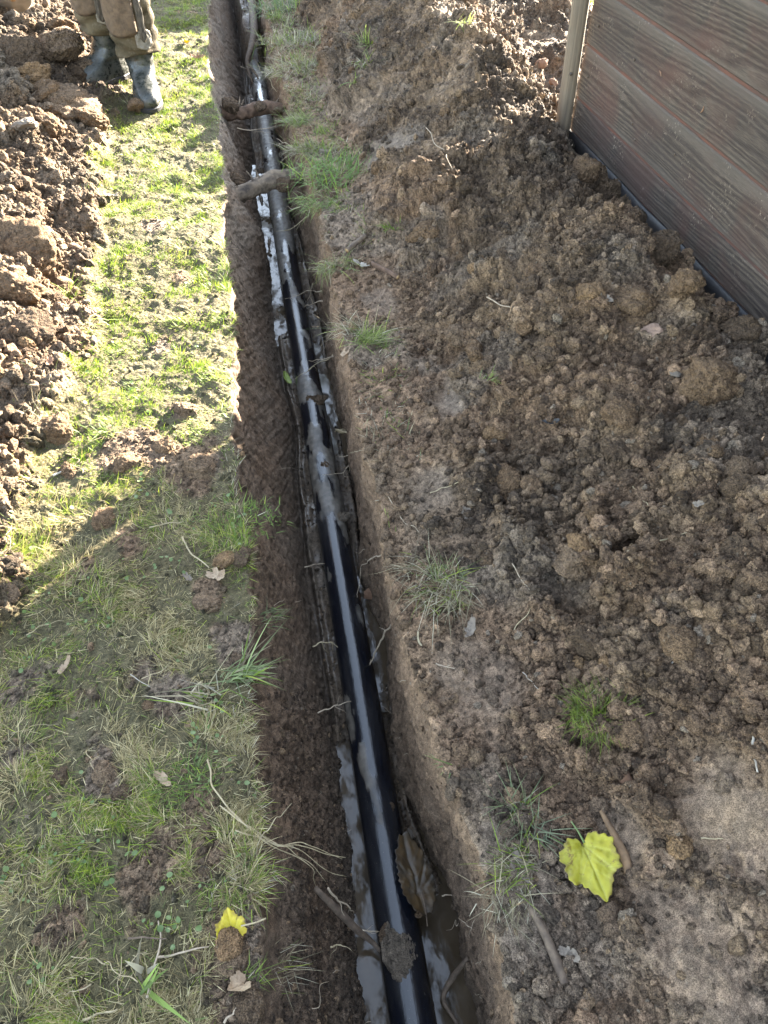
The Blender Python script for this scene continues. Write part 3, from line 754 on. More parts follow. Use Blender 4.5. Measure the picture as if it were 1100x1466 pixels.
# stones beside the pipe
for a, b, r, k, mt, lb in [(584, 1196, 9, 0, M_STONE, 'rounded grey stone at the stalk end of the brown leaf'), (530, 851, 8, 4, M_BRICK, 'orange brown stone in the muddy water right of the pipe'),
      (35, 178, 16, 6, M_STONE, 'flat pale grey stone half buried in the left heap'), (488, 214, 0, 0, M_STONE, ''), (466, 218, 9, 6, M_STONE, 'flat grey stone in the grass on the right trench edge'),
      (477, 240, 10, 4, M_STONEP, 'tan pebble below the flat stone on the right trench edge'), (930, 476, 17, 2, M_STONEP, 'pinkish stone in the upper heap below the fence'), (966, 535, 8, 5, M_STONE, 'small pale pebble on the heap left of the big clod'),
      (943, 943, 3, 0, M_WHITE, 'tiny white pebble right of centre in the heap'), (345, 655, 8, 5, M_CLOD_O, 'bright sunlit clod at the trench lip where the shadow begins'), (996, 1020, 4, 1, M_WHITE, 'small white pebble right of the moss coloured tuft')]:
    if r: 
        p = hit(a, b); clod(p, rad(p, r), k, mt, lb, cat='stone', name='stone', sq=(1, 1, .7))

# ---- water
wm = NT('muddy_water'); v = wm.pos(); n = wm.noise(v, 16, 3, .5); nf = wm.noise(v, 60, 3, .6, .8)
sc_ = wm.noise(wm.pos((1, .45, 1)), 30, 6, .66, .3)
wm.set(Base_Color=wm.mix(wm.ramp(n, [(.35, 0.), (.7, 1.)]), (.038, .027, .016), (.06, .044, .028)), Roughness=wm.ramp(sc_, [(.45, .01), (.58, .3)]), IOR=1.5)
wm.l(wm.ramp(sc_, [(.45, .6), (.58, .04)]), wm.b.inputs['Specular IOR Level'])
b_ = wm.bump(nf, .0015, .12); b_ = wm.bump(n, .004, .03, b_); wm.l(b_, wm.b.inputs['Normal'])
yw = np.linspace(-2.4, 5.1, 240); ww = 14
A_ = []
for y_ in yw:
    a = float(floL(np.array([y_]))[0])-.06; b = float(floR(np.array([y_]))[0])+.05
    for k in range(ww): A_.append((a+(b-a)*k/(ww-1), y_, -.490))
ii = np.arange(240*ww).reshape(240, ww); F = np.stack([ii[:-1, :-1], ii[:-1, 1:], ii[1:, 1:], ii[1:, :-1]], -1).reshape(-1, 4)
A_ = np.array(A_); fc = A_[F].mean(1); fx_, fy_ = fc[:, 0], fc[:, 1]
F = F[np.where(fx_ < PX, (fy_ < .97) | ((fy_ > 2.95) & (fy_ < 4.9)), (fy_ < .68) | ((fy_ > 1.02) & (fy_ < 1.56)) | ((fy_ > 2.1) & (fy_ < 2.95)))]
tag(link('trench_water', mesh_np('trench_water', A_, F), wm.m), kind='structure')

# ---- thick roots crossing the trench
def log(name, p0, p1, r0, r1, mat, label, seed, stub=True):
    t = empty(name, p0); tag(t, label, 'tree root'); d = Vector(p1)-Vector(p0)
    n = 14; pts = [Vector((0, 0, 0))+d*(i/n)+Vector((0, 0, .012*math.sin(i*.5+seed))) for i in range(n+1)]
    V, F = tube_np(pts, np.linspace(r0, r1, n+1), 28, 0, seed, 5)
    W = V+np.array(list(p0)); k = len(V)
    cen = np.array(list(d)); dis = .11*fbm3(W[:, 0]*24, W[:, 1]*18, W[:, 2]*18, seed, 5, .6)
    axis = np.array(list(d.normalized())); rel = V-np.outer(V@axis, axis); rl = np.linalg.norm(rel, axis=1)[:, None]
    V = V+rel*dis[:, None]*1.3
    link('bark', mesh_list('bark', [(V, F)]), mat, t)
    rng = np.random.RandomState(seed)
    for q in range(5):
        f = rng.uniform(.05, .95); b = d*f+Vector((0, 0, r0*.85)); e = b+Vector(rng.normal(size=3)*.02)+Vector((0, 0, .03 if q < 2 else .015))
        v_, f_ = tube_np([b, b.lerp(e, .5)+Vector(rng.normal(size=3)*.004), e], [.006, .004, .002], 6, .2, q); link('root_stub', mesh_list('root_stub', [(v_, f_)]), M_BARK, t)
    return t
p0 = Vector(pz(318, 282, -.12)); p1 = Vector(pz(418, 254, -.12)); p0 += (p0-p1)*.12; p1 += (p1-p0)*.1
log('thick_root', p0, p1, .038, .046, M_BARK, 'thick barked tree root spanning the trench, the nearer of the two', 3)
t = bpy.data.objects.get('thick_root')
v_, f_ = tube_np([Vector((.045, -.012, .02)), Vector((-.005, -.05, .03))], [.022, .013], 8, .5, 5, 3); link('split_wood', mesh_list('split_wood', [(v_, f_)]), M_CUT, t)
p0 = Vector(pz(325, 160, -.14)); p1 = Vector(pz(396, 156, -.14)); p0 += (p0-p1)*.25; p1 += (p1-p0)*.12
t = log('thick_root', p0, p1, .040, .034, M_BARKR, 'reddish torn tree root spanning the trench, the farther of the two', 9)
# earth pier under its left end
for a, b, r, k, lb in [(338, 258, 13, 1, 'clod of earth caught on the left end of the near thick root'), (322, 290, 16, 4, 'clod of wall earth under the left end of the near thick root'), (330, 150, 12, 2, 'torn clod on the left end of the far thick root'), (372, 152, 8, 6, 'crumb of earth on top of the far thick root'), (408, 262, 13, 3, 'clod of earth round the right end of the near thick root'), (398, 160, 10, 5, 'clod of earth round the right end of the far thick root')]:
    p = Vector(pz(a, b, -.1)); clod(p, rad(p, r), k, M_CLOD_D, lb, sq=(1, 1, .8))
# hanging root further up
pts = [Vector(pz(359, -40, -.16)), Vector(pz(360, 0, -.18)), Vector(pz(364, 40, -.22)), Vector(pz(361, 65, -.27)), Vector(pz(354, 90, -.33)), Vector(pz(362, 120, -.42))]
wire('hanging_root', [(pts, [.034, .032, .03, .026, .016, .006]), ([pts[4], Vector(pz(368, 108, -.38)), Vector(pz(374, 125, -.45))], [.012, .008, .004])], M_ROOTD, 'long thick root running along the far end of the trench', 'root', seg=12)

# ---- thin roots and twigs (pixel polylines measured on the photo; z given where they hang in the air)
roots = [
 ([(500, 620, -.33), (480, 618, -.37), (523, 627, -.25)], .0045, 'stout pale root tip poking from the right trench wall beside the coated pipe'),
 ([(528, 642, -.24), (510, 650, -.29), (486, 654, -.33)], .003, 'forked pale root just below the stout one on the right wall'),
 ([(529, 644, -.24), (505, 660, -.33), (492, 676, -.37), (462, 680, -.36)], .0022, 'thin pale root drooping onto the pipe from the right wall'),
 ([(478, 510, -.3), (460, 515, -.34), (442, 516, -.37)], .003, 'straight root lying across the pipe edge near the green leaf'),
 ([(477, 508, -.3), (450, 524, -.36), (422, 543, -.36)], .0022, 'slim root slanting over the pipe toward the green leaf'),
 ([(462, 431, -.28), (448, 434, -.32), (436, 440, -.37)], .003, 'short stiff root high on the right wall'),
 ([(462, 416, -.25), (440, 418, -.33), (420, 425, -.38), (408, 428, -.38)], .0018, 'thin root reaching over the pipe below the near thick root'),
 ([(448, 405, -.25), (444, 420, -.3), (440, 434, -.36)], .0016, 'vertical rootlet beside the thin reaching root'),
 ([(440, 310, -.1), (430, 318, -.14), (415, 330, -.2), (395, 331, -.25)], .0022, 'branching rootlet below the near thick root'),
 ([(430, 295, -.1), (415, 300, -.18), (400, 305, -.3), (380, 314, -.35)], .0018, 'crooked rootlet in shade below the near thick root'),
 ([(340, 183, -.1), (365, 188, -.15), (395, 180, -.08)], .003, 'sagging root strung across the trench between the two thick roots'),
 ([(440, 205, 0), (425, 212, -.05), (405, 205, -.09), (396, 198, -.1)], .003, 'curved bare root arching off the right lip between the thick roots'),
 ([(412, 100, .01), (396, 104, -.02), (386, 112, -.05), (392, 125, -.08), (397, 132, -.1)], .003, 'hooked pale root over the right lip near the far end'),
 ([(345, 95, -.15), (355, 105, -.25), (365, 125, -.35)], .002, 'thin rootlet on the far left wall'),
 ([(432, 760, -.33), (450, 760, -.33), (438, 757, -.33), (466, 757, -.36)], .0015, ''),
 ([(436, 812, -.33), (450, 808, -.34), (465, 807, -.36)], .0018, 'short white root at the left side of the clean pipe'),
 ([(448, 926, -.36), (460, 919, -.37), (475, 920, -.37), (484, 927, -.38)], .0024, 'curved white root left of the pipe in the lower trench'),
 ([(455, 1021, -.36), (480, 1012, -.36), (503, 1004, -.36)], .0024, 'reddish root tip touching the left side of the pipe'),
 ([(566, 889, -.2), (552, 905, -.28), (540, 925, -.34), (530, 950, -.4), (528, 955, -.42)], .0036, 'stout root curving down the right wall by the muddy water'),
 ([(549, 793, -.1), (530, 800, -.22), (516, 815, -.34), (512, 850, -.4), (509, 865, -.42)], .002, 'long thin rootlet hanging from the right lip over the water'),
 ([(599, 905, 0.), (608, 940, -.02), (613, 965, -.04), (617, 975, -.05), (605, 995, -.1)], .003, 'long bent root hanging down the right wall'),
 ([(624, 950, .0), (638, 955, .0), (651, 957, .01)], .0025, 'short pale rootlet on the right trench edge'),
 ([(470, 1272, -.2), (485, 1290, -.27), (500, 1300, -.33), (507, 1308, -.38)], .0028, 'pale root pointing at the water near the bottom'),
 ([(505, 1325, -.36), (525, 1333, -.38), (543, 1334, -.4)], .0024, 'pale root tip lying across the left puddle'),
 ([(474, 1356, -.25), (482, 1353, -.27), (490, 1354, -.27)], .0022, 'tiny white root on the near left wall'),
 ([(633, 1283, -.33), (640, 1281, -.33), (648, 1282, -.33)], .002, 'small white scrap of root on the near right wall'),
 ([(628, 1145, -.2), (632, 1155, -.24), (625, 1162, -.28)], .002, 'small white curl of root high on the near right wall'),
]
for i, (pp, r, lb) in enumerate(roots):
    if not lb: continue
    pts = poly3(pp); ln = [(wob(pts, 3, .10, i), r)]
    rs_ = np.random.RandomState(i)
    if r > .0021 and len(pts) > 2:
        b = pts[1]; ln.append((wob([b, b+Vector(rs_.normal(size=3)*.02)+(pts[2]-pts[1])*.5], 3, .2, i+50), r*.45))
        b = pts[-2]; ln.append((wob([b, b+Vector(rs_.normal(size=3)*.018)], 3, .2, i+90), r*.35))
    wire('root', ln, M_ROOT if i % 4 else M_STRAW, lb, 'root', 'roots sticking out of the trench walls')
# dark thick root in the near left wall
wire('dark_root', [(poly3([(452, 1272, -.22), (480, 1300, -.28), (510, 1330, -.36), (532, 1348, -.42), (545, 1362, -.43)]), [.006, .009, .009, .006, .004])], M_ROOTD, 'dark brown root lying down the near left wall into the puddle', 'root', seg=10)
# many fine hair roots on the walls
rs_ = np.random.RandomState(5)
pos, nn, tt, i_, j_ = sample((wallL+wallR)*inview*sstep(.02, .15, t_depth)*nearw, 60, rs_)
for k in range(60):
    p = Vector(pos[k]); n_ = Vector(nn[k]); L = rs_.uniform(.012, .045); e = p+n_*L*.7+Vector(rs_.normal(size=3)*L*.5)-Vector((0, 0, L*.4))
    wire('rootlet', [(wob([p-n_*.005, e], 4, .35, k), rs_.uniform(.0006, .0013))], M_ROOT, 'hair thin rootlet poking out of a trench wall', 'rootlet', 'hair thin rootlets in the trench walls', seg=5)
# the bunch of long grey roots across the left lip
bunch = [[(300, 1095), (305, 1130), (330, 1165), (360, 1190, .02), (400, 1210, -.01), (445, 1215, -.07), (495, 1228, -.16)],
         [(325, 1158), (350, 1185), (380, 1205, .01), (420, 1225, -.05), (448, 1245, -.12), (452, 1268, -.2)],
         [(318, 1160), (345, 1180), (390, 1206, .0), (430, 1216, -.05), (460, 1240, -.13), (496, 1255, -.22)],
         [(340, 1195), (370, 1198, .015), (410, 1215, -.03), (440, 1232, -.09), (466, 1262, -.19)],
         [(350, 1188, .02), (400, 1212, -.01), (430, 1206, -.04), (455, 1215, -.08), (490, 1230, -.16)]]
wire('root_bunch', [(wob(poly3(p, .026), 2, .05, i), .0016 if i else .0021) for i, p in enumerate(bunch)], M_STRAW, 'bunch of long straw coloured roots trailing over the left lip of the trench', 'roots')
twigs = [
 ([(697, 428), (728, 445), (757, 463)], .0028, M_ROOT, 'pale twig lying on the upper heap'),
 ([(610, 185), (628, 212), (648, 245)], .0022, M_ROOT, 'thin twig on the far right bank'),
 ([(905, 700), (925, 725)], .0018, M_STRAW, ''),
 ([(923, 783), (955, 774), (982, 765)], .0022, M_STRAW, 'thin straw root across the middle of the heap'),
 ([(905, 699), (918, 715), (927, 727)], .002, M_STRAW, 'short bent straw just above the heap middle'),
 ([(616, 708), (640, 700), (664, 691)], .0018, M_STRAW, 'fine straw beside the trodden soil'),
 ([(553, 708), (575, 745), (600, 765)], .0016, M_ROOT, 'fine rootlet on the right trench edge'),
 ([(732, 808), (750, 838), (766, 852)], .002, M_ROOT, 'forked rootlet right of the dry hanging grass'),
 ([(783, 823), (795, 815), (806, 810)], .002, M_STRAW, 'small white rootlet left of the heap middle'),
 ([(748, 965), (760, 978), (770, 989)], .0016, M_WHITE, 'thin white stalk on the trodden patch'),
 ([(1002, 1202), (1018, 1203), (1034, 1203)], .002, M_STRAW, 'straight straw piece on the lower right clod'),
 ([(1078, 1045), (1076, 1065), (1078, 1085), (1083, 1108)], .0042, M_WHITE, 'knobbly white root at the right edge'),
 ([(959, 955), (966, 946), (969, 940)], .0024, M_WHITE, 'white splinter near the heap middle'),
 ([(508, 812), (520, 815)], .0, M_ROOT, ''),
 ([(212, 1430), (218, 1395), (232, 1345), (228, 1320)], .003, M_ROOT, 'bent dead stem standing in the bottom grass'),
 ([(185, 1345), (215, 1344), (240, 1345)], .0026, M_ROOTD, 'brown stalk lying flat in the bottom grass'),
 ([(225, 1372), (255, 1368), (300, 1357)], .003, M_ROOT, 'grey stalk pointing at the muddy yellow leaf'),
 ([(322, 1466), (338, 1448), (350, 1434)], .003, M_ROOT, 'straight stick at the bottom edge under the beige leaf'),
 ([(120, 1462), (150, 1452), (170, 1446)], .003, M_STRAW, 'straw stalk at the bottom left'),
 ([(77, 684), (92, 676), (104, 671)], .0045, M_WHITE, 'bright white stick in the sunny grass at left'),
 ([(210, 1203), (225, 1205)], .0, M_STRAW, ''),
 ([(137, 1190), (150, 1190), (160, 1188)], .0022, M_STRAW, 'short straw beside a bare patch in the shaded grass'),
 ([(188, 968), (202, 978), (216, 986)], .0018, M_WHITE, 'white grass stalk in the shaded turf'),
 ([(215, 758), (240, 752), (262, 750)], .0022, M_STRAW, 'long pale stalk on the shadow line'),
 ([(262, 772), (275, 795), (300, 815)], .0035, M_STRAW, 'pale bent leaf stalk near the tan clod'),
 ([(570, 388), (545, 382), (532, 378)], .0, M_CUT, ''),
 ([(720, 1330), (735, 1300)], .0, M_CUT, ''),
 ([(388, 1300), (395, 1310)], .0, M_CUT, ''),
]
for i, (pp, r, mt, lb) in enumerate(twigs):
    if r == 0 or not lb: continue
    pts = poly3(pp, .008); wire('twig', [(wob(pts, 3, .1, i+200), list(np.linspace(r*.85, r*.45, 3*(len(pts)-1)+1)))], mt, lb, 'twig')
# cut stick, broken wood, thick brown roots
def stick(pa, pb, r, mat, capmat, label, cat='stick', lift=.01):
    a = hit(*pa, lift); b = hit(*pb, lift); t = empty('cut_stick', a); tag(t, label, cat); d = b-a
    v_, f_ = tube_np([Vector((0, 0, 0)), d*.35, d*.7, d], [r, r*1.05, r*.97, r], 12, .12, 3, 3); link('bark', mesh_list('bark', [(v_, f_)]), mat, t)
    u = d.normalized(); v_, f_ = tube_np([-u*.0012, u*.003], [r*.86, r*.86], 12, 0, 1, 3); link('cut_end', mesh_list('cut_end', [(v_, f_)]), capmat, t)
stick((497, 362), (524, 340), .011, M_ROOTD, M_CUT, 'short cut stick with a yellow sawn end on the right trench edge')
stick((570, 400), (533, 380), .010, M_BARKR, M_CUT, 'orange brown broken piece of wood on the right bank')
wire('brown_root', [(poly3([(852, 1142), (862, 1165), (878, 1195), (893, 1225), (900, 1250)], .004), [.0035, .005, .0075, .010, .009])], M_ROOTB, 'thick tapering brown root lying right of the large yellow leaf', 'root', seg=12)
wire('brown_root', [(poly3([(758, 1300), (778, 1335), (795, 1375), (808, 1410)], .006), [.006, .009, .01, .008])], M_ROOTD, 'dark bark covered root on the right trench edge near the bottom', 'root', seg=12)
wire('brown_root', [(poly3([(655, 1466, -.46), (635, 1430, -.47), (648, 1400, -.44), (670, 1372, -.36)], .006), [.004, .006, .007, .004])], M_ROOTD, 'dark curved root in the muddy pool at the bottom', 'root', seg=10)
wire('fallen_twig', [(wob(poly3([(735, 905), (760, 870)], .004), 3, .1, 1), .0015)], M_STRAW, 'wisp of straw over the trodden patch', 'twig')

# ---- leaves
def leaf(name, outline, p, size, rz, mat, label, cup=.12, tilt=(0, 0), stem=None, fold=.1, seed=1, thick=.0004, vein=True, mud_=None, ragged=0.):
    """outline: list of (angle, radius) in leaf space"""
    t = empty(name, p); t.rotation_euler = (tilt[0], tilt[1], rz); tag(t, label, 'leaf')
    n = 120; rings = 20; an = np.linspace(0, 2*math.pi, n, endpoint=False)
    oa = np.array([a for a, _ in outline]+[outline[0][0]+2*math.pi]); orr = np.array([r for _, r in outline]+[outline[0][1]])
    R = np.interp(an, oa, orr, period=2*math.pi)
    rs = np.random.RandomState(seed); R = R*(1+.035*np.sign(np.sin(an*22))*np.abs(np.sin(an*22))**.5+.03*rs.rand(n)+(ragged*fbm2(np.cos(an)*1.6+seed, np.sin(an)*1.6, 930+seed, 4)))
    V = [(0, 0, 0)]
    for k in range(1, rings+1):
        f = k/rings
        for a_, r_ in zip(an, R): V.append((f*r_*math.cos(a_), f*r_*math.sin(a_), 0))
    V = np.array(V)
    zz = cup*(V[:, 0]**2+V[:, 1]**2)+fold*np.abs(V[:, 0])+(.12 if ragged else .055)*fbm2(V[:, 0]*2.5+seed, V[:, 1]*2.5, 900+seed, 3)
    if vein:
        for va in (.5, .95, 1.4, -1.4, -.95, -.5):
            a0_ = math.pi/2+va; dx, dy = math.cos(a0_), math.sin(a0_); al = V[:, 0]*dx+(V[:, 1]+.45)*dy; pr = np.abs(-V[:, 0]*dy+(V[:, 1]+.45)*dx)
            zz -= .03*np.exp(-(pr/.05)**2)*(al > 0)
        zz -= .04*np.exp(-(V[:, 0]/.05)**2)
    ve = np.zeros(len(V))
    for va, o_ in ((0., 0.), (.55, 0.), (-.55, 0.), (1.05, 0.), (-1.05, 0.), (.75, .35), (-.75, .35), (.7, .7), (-.7, .7)):
        a0_ = math.pi/2+va; dx, dy = math.cos(a0_), math.sin(a0_); al = V[:, 0]*dx+(V[:, 1]+.45-o_)*dy; pr = np.abs(-V[:, 0]*dy+(V[:, 1]+.45-o_)*dx)
        ve = np.maximum(ve, np.exp(-(pr/(.028 if va == 0 else .02))**2)*(al > 0)*(1 if o_ == 0 else .7))
    ed_ = np.concatenate([[0], np.repeat(np.arange(1, rings+1)/rings, n)]); ed_ = sstep(.82, 1.02, ed_+.16*fbm2(V[:, 0]*3+seed, V[:, 1]*3, 940+seed, 3))
    V[:, 2] = zz; V *= size
    F = [(0, 1+k, 1+(k+1) % n) for k in range(n)]
    for r_ in range(rings-1):
        for k in range(n): F.append((1+r_*n+k, 1+(r_+1)*n+k, 1+(r_+1)*n+(k+1) % n, 1+r_*n+(k+1) % n))
    me = bpy.data.meshes.new('blade'); me.from_pydata(V.tolist(), [], F); me.update(); me.attributes.new('vein', 'FLOAT', 'POINT').data.foreach_set('value', ve.astype(np.float32)); me.attributes.new('edge', 'FLOAT', 'POINT').data.foreach_set('value', ed_.astype(np.float32)); o = link('blade', me, mat, t)
    so_ = o.modifiers.new('s', 'SOLIDIFY'); so_.thickness = thick
    if stem:
        v_, f_ = tube_np([Vector((0, -.45*size, .01)), Vector(stem[0])*size*.5+Vector((0, -.22*size, .01)), Vector(stem[0])*size], [.0022, .0018, .0016], 8, 0, 1); link('stalk', mesh_list('stalk', [(v_, f_)]), stem[1], t)
    return t
maple = [(a, r) for a, r in zip(np.radians([-90, -75, -60, -40, -20, -5, 12, 30, 45, 60, 75, 90, 105, 120, 135, 150, 168, 185, 200, 220, 240, 255]),
        [.42, .66, .82, .8, .95, .78, .84, .92, .75, .8, .95, 1.15, .93, .78, .72, .9, .84, .8, .95, .82, .8, .64])]
oval = [(a, 1/math.sqrt((math.cos(a)/.52)**2+(math.sin(a)/1.)**2)*(1.12 if abs(a-math.pi/2) < .25 else 1)) for a in np.linspace(0, 2*math.pi, 40, endpoint=False)]
p = hit(840, 1238, .034); leaf('yellow_leaf', maple, p, rad(p, 48), math.pi+.12, M_YLEAF, 'large crinkled yellow leaf with a stalk lying flat on the heap', .06, (-.12, .06), ((.12, -1.12, .15), M_CLOVER), .05, 3)
p = pz(594, 1254, -.385); p = Vector(p); leaf('brown_leaf', oval, p, rad(p, 52), .16, M_BLEAF, 'large wet brown leaf with toothed edge leaning on the pipe', .05, (.1, .42), ((-.0, -1.25, -.1), M_ROOTD), .10, 5)
p = hit(333, 1333, .02); leaf('yellow_leaf', maple, p, rad(p, 25), .1, M_YLEAF2, 'bright yellow leaf half covered in mud on the near trench lip', .05, (.5, 0), None, .1, 7)
wire('leaf_stalk', [([p+Vector((.02, 0, .004)), p+Vector((.045, .0, .008)), p+Vector((.068, .004, .008))], [.0016]*3)], M_STRAW, 'pale stalk of the muddy yellow leaf reaching over the trench', 'leaf stalk')
clod(hit(333, 1350, .008)+Vector((0, -.002, .006)), .031, 2, M_CLOD_O, 'smooth lump of mud stuck to the lower half of the yellow leaf', sq=(1, .9, .55), cat='mud lump', name='mud_lump')
p = hit(346, 1414, .02); leaf('dry_leaf', maple, p, rad(p, 18), 2.2, M_BEIGE, 'crumpled beige dead leaf on the dark clod at the bottom', .3, (.5, .3), None, .25, 9)
p = hit(411, 545, .01); leaf('green_leaf', oval, p, rad(p, 11), .4, M_GLEAF, 'small yellow green leaf on the left side of the pipe', .2, (.3, .5), None, .2, 11)
p = hit(496, 506, .008); leaf('pale_leaf', oval, p, rad(p, 11), -.7, M_BEIGE, 'pale dead leaf at the lip below the leaning grass tuft', .15, (.2, -.3), None, .2, 12)
p = hit(815, 835, .008); 
for a, b, s, rz, mt, lb in [(108, 56+12, 0, 0, M_BEIGE, ''), (268, 62, 9, .4, M_YLEAF2, 'small yellow leaf in the sunlit grass right of the boots'), (283, 84, 9, 1.2, M_BRICK, 'reddish brown leaf on the sunlit trench lip beyond the boots'),
      (518, 382, 9, 1.1, M_WHITE, 'pale torn leaf beside the broken wood'), (72, 520, 9, .2, M_BRICK, 'orange brown leaf scrap on the sunny left heap'), (672, 908, 13, -.6, M_STONE, 'grey crumpled leaf below the dry hanging grass'),
      (790, 607, 9, 1.3, M_BLACKPL, 'dark folded leaf scrap left of the heap middle'), (804, 614, 7, 1.5, M_STONEP, 'pinkish leaf scrap next to the dark folded one'), (745, 1250, 20, .2, M_STONE, 'curled grey strip of bark beside the near grass tuft'),
      (997, 725, 8, 1.4, M_STONE, 'pale curled leaf scrap in the right heap'), (868, 430, 9, .7, M_STONE, 'whitish scrap of leaf in the upper heap'), (160, 283, 10, 1.2, M_WHITE, 'pale leaf at the sunny edge of the left heap'),
      (312, 826, 14, .9, M_BEIGE, 'flat tan leaf under the tan clod on the shaded lip'), (270, 830, 9, .5, M_STONE, 'little grey crumpled leaf in the shaded grass'), (95, 957, 11, -.6, M_BEIGE, 'narrow tan leaf in the shaded grass at left'), (236, 1120, 11, .8, M_BEIGE, 'frayed whitish scrap in the shaded grass'),
      (668, 742, 12, .2, M_STONE, 'pale flat leaf scrap on the trodden right bank'), (815, 1366, 12, .9, M_STONE, 'grey leaf scrap on the right edge near the bottom'), (344, 651, 0, 0, M_STONE, ''), (870, 432, 0, 0, M_STONE, ''), (765, 470, 0, 0, M_STONE, '')]:
    if s == 0: continue
    p = hit(a, b, .008); leaf('dead_leaf', oval, p, rad(p, s), rz, mt, lb, .25, (.3*math.sin(a), .3*math.cos(b)), None, .25, a, ragged=.5)
# brick fragment
bm = bmesh.new(); bmesh.ops.create_cube(bm, size=1); 
for v in bm.verts: v.co = Vector((v.co.x*.9+v.co.y*.35, v.co.y*1.3*(1-.35*v.co.x), v.co.z*.4*(1+.3*v.co.x)))
bmesh.ops.bevel(bm, geom=bm.edges[:], offset=.06, segments=2, affect='EDGES'); bmesh.ops.subdivide_edges(bm, edges=bm.edges[:], cuts=2, use_grid_fill=True)
for v in bm.verts: v.co += Vector(RS.normal(size=3)*.018)
me = bpy.data.meshes.new('brick_fragment'); bm.to_mesh(me); bm.free(); p = hit(893, 1118, .012); o = link('brick_fragment', me, M_BRICK); o.location = p; r_ = rad(p, 19); o.scale = (r_*1.1,)*3; o.rotation_euler = (.2, -.3, .5)
tag(o, 'broken orange brown corner of brick above the thick brown root', 'brick fragment')
p = hit(790, 115, .01)
for a, b, s, lb in [(775, 92, 9, 'red brick lump in the sunny soil nearest the timber post'), (792, 118, 7, 'small red brick lump below the first one by the post')]:
    p = hit(a, b); clod(p, rad(p, s), 3, M_BRICK, lb, cat='brick fragment', name='brick_fragment')

# ------------------------------------------------------------------ grass
def blades(root, nrm, length, width, az, lean, tint, curl, seg=3, seed=0):
    n = len(root); t = np.linspace(0, 1, seg+1)
    dirh = np.stack([np.cos(az), np.sin(az), np.zeros(n)], -1); side = np.stack([-np.sin(az), np.cos(az), np.zeros(n)], -1)
    up = np.array([0, 0, 1.])
    pts = []; cur = root.copy(); Vs = []
    for k in range(seg+1):
        w_ = width*(1-t[k]**1.6)*.5
        if k < seg: Vs += [cur-side*w_[:, None] if hasattr(w_, '__len__') else cur-side*w_, cur+side*w_[:, None]]
        else: Vs += [cur]
        a = lean+curl*(k+.5)/seg
        cur = cur+(dirh*np.sin(a)[:, None]+up*np.cos(a)[:, None])*(length/seg)[:, None]
    nv = 2*seg+1; V = np.stack(Vs, 1).reshape(-1, 3)
    base = (np.arange(n)*nv)[:, None]
    tris = []
    for k in range(seg-1):
        a = 2*k; tris += [[a, a+1, a+3], [a, a+3, a+2]]
    a = 2*(seg-1); tris += [[a, a+1, a+2]]
    F = (base[:, :, None]+np.array(tris)[None]).reshape(-1, 3)
    C = np.repeat(tint, nv, 0)
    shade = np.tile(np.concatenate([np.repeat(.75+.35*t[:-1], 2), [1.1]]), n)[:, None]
    return V, F, C*shade
def palette(n, rs, dead, bright=0.):
    g = np.array([[.15, .24, .03], [.23, .33, .04], [.36, .44, .06], [.19, .26, .08]])[rs.randint(4, size=n)]
    s = np.array([[.46, .39, .24], [.36, .31, .19], [.62, .56, .40], [.27, .22, .13]])[rs.randint(4, size=n)]
    k = rs.rand(n)[:, None] < (dead[:, None] if hasattr(dead, '__len__') else dead)
    c = np.where(k, s, g)*(.70*(.6+.8*rs.rand(n, 1)))
    return c*(1+bright)
def turf(name, n, dens, lmin, lmax, label, seed, dead0, leanm=1.15, w=.0016, tone=(1, 1, 1)):
    rs = np.random.RandomState(seed); pos, nn, tt, i, jj = sample(dens, n, rs)
    x, y = pos[:, 0], pos[:, 1]
    flow = fbm2(x*4, y*4, 701, 2)*3.5+fbm2(x*14, y*14, 702, 2)*2.2
    az = flow+rs.normal(size=n)*.9
    tus = fbm2(x*11, y*11, 703, 3)
    L = (lmin+(lmax-lmin)*rs.rand(n)**1.5)*(1+.35*tus)
    dead = np.clip(dead0+.45*fbm2(x*5+3, y*5, 704, 3)-.2*tus+.25*bare[i, jj], .05, .95)
    lean = np.clip(rs.normal(leanm-.25*tus, .28), .1, 1.5); pos = pos-np.array([0, 0, .003])
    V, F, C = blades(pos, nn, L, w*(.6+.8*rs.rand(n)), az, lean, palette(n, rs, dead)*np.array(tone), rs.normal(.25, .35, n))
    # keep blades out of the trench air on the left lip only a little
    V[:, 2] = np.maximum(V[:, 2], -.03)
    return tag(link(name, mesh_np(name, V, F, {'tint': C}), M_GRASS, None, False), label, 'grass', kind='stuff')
gA = gm*isA*inview*(1-far_g)
dens_tus = (.12+.88*sstep(-.5, .3, fbm2(X*9, Yg*9, 705, 3)))
turf('grass', 98000, gA*dens_tus*sstep(1.75, 1.55, Yg)*nearw, .014, .052, 'matted short green and straw grass in the shade along the left side of the trench', 21, .72, 1.25, .0016, (1.1, 1.05, .82))  # warmth put into the blade colour, against the blue sky light in the shade
turf('grass', 108000, gA*dens_tus*sstep(1.5, 1.7, Yg), .011, .030, 'sunlit short yellow green grass strip between the left heap and the trench', 22, .12, 1.1, .0024, (1.04, 1.06, .6))  # yellow of the sunlit part put into the blade colour, unlike the shaded turf
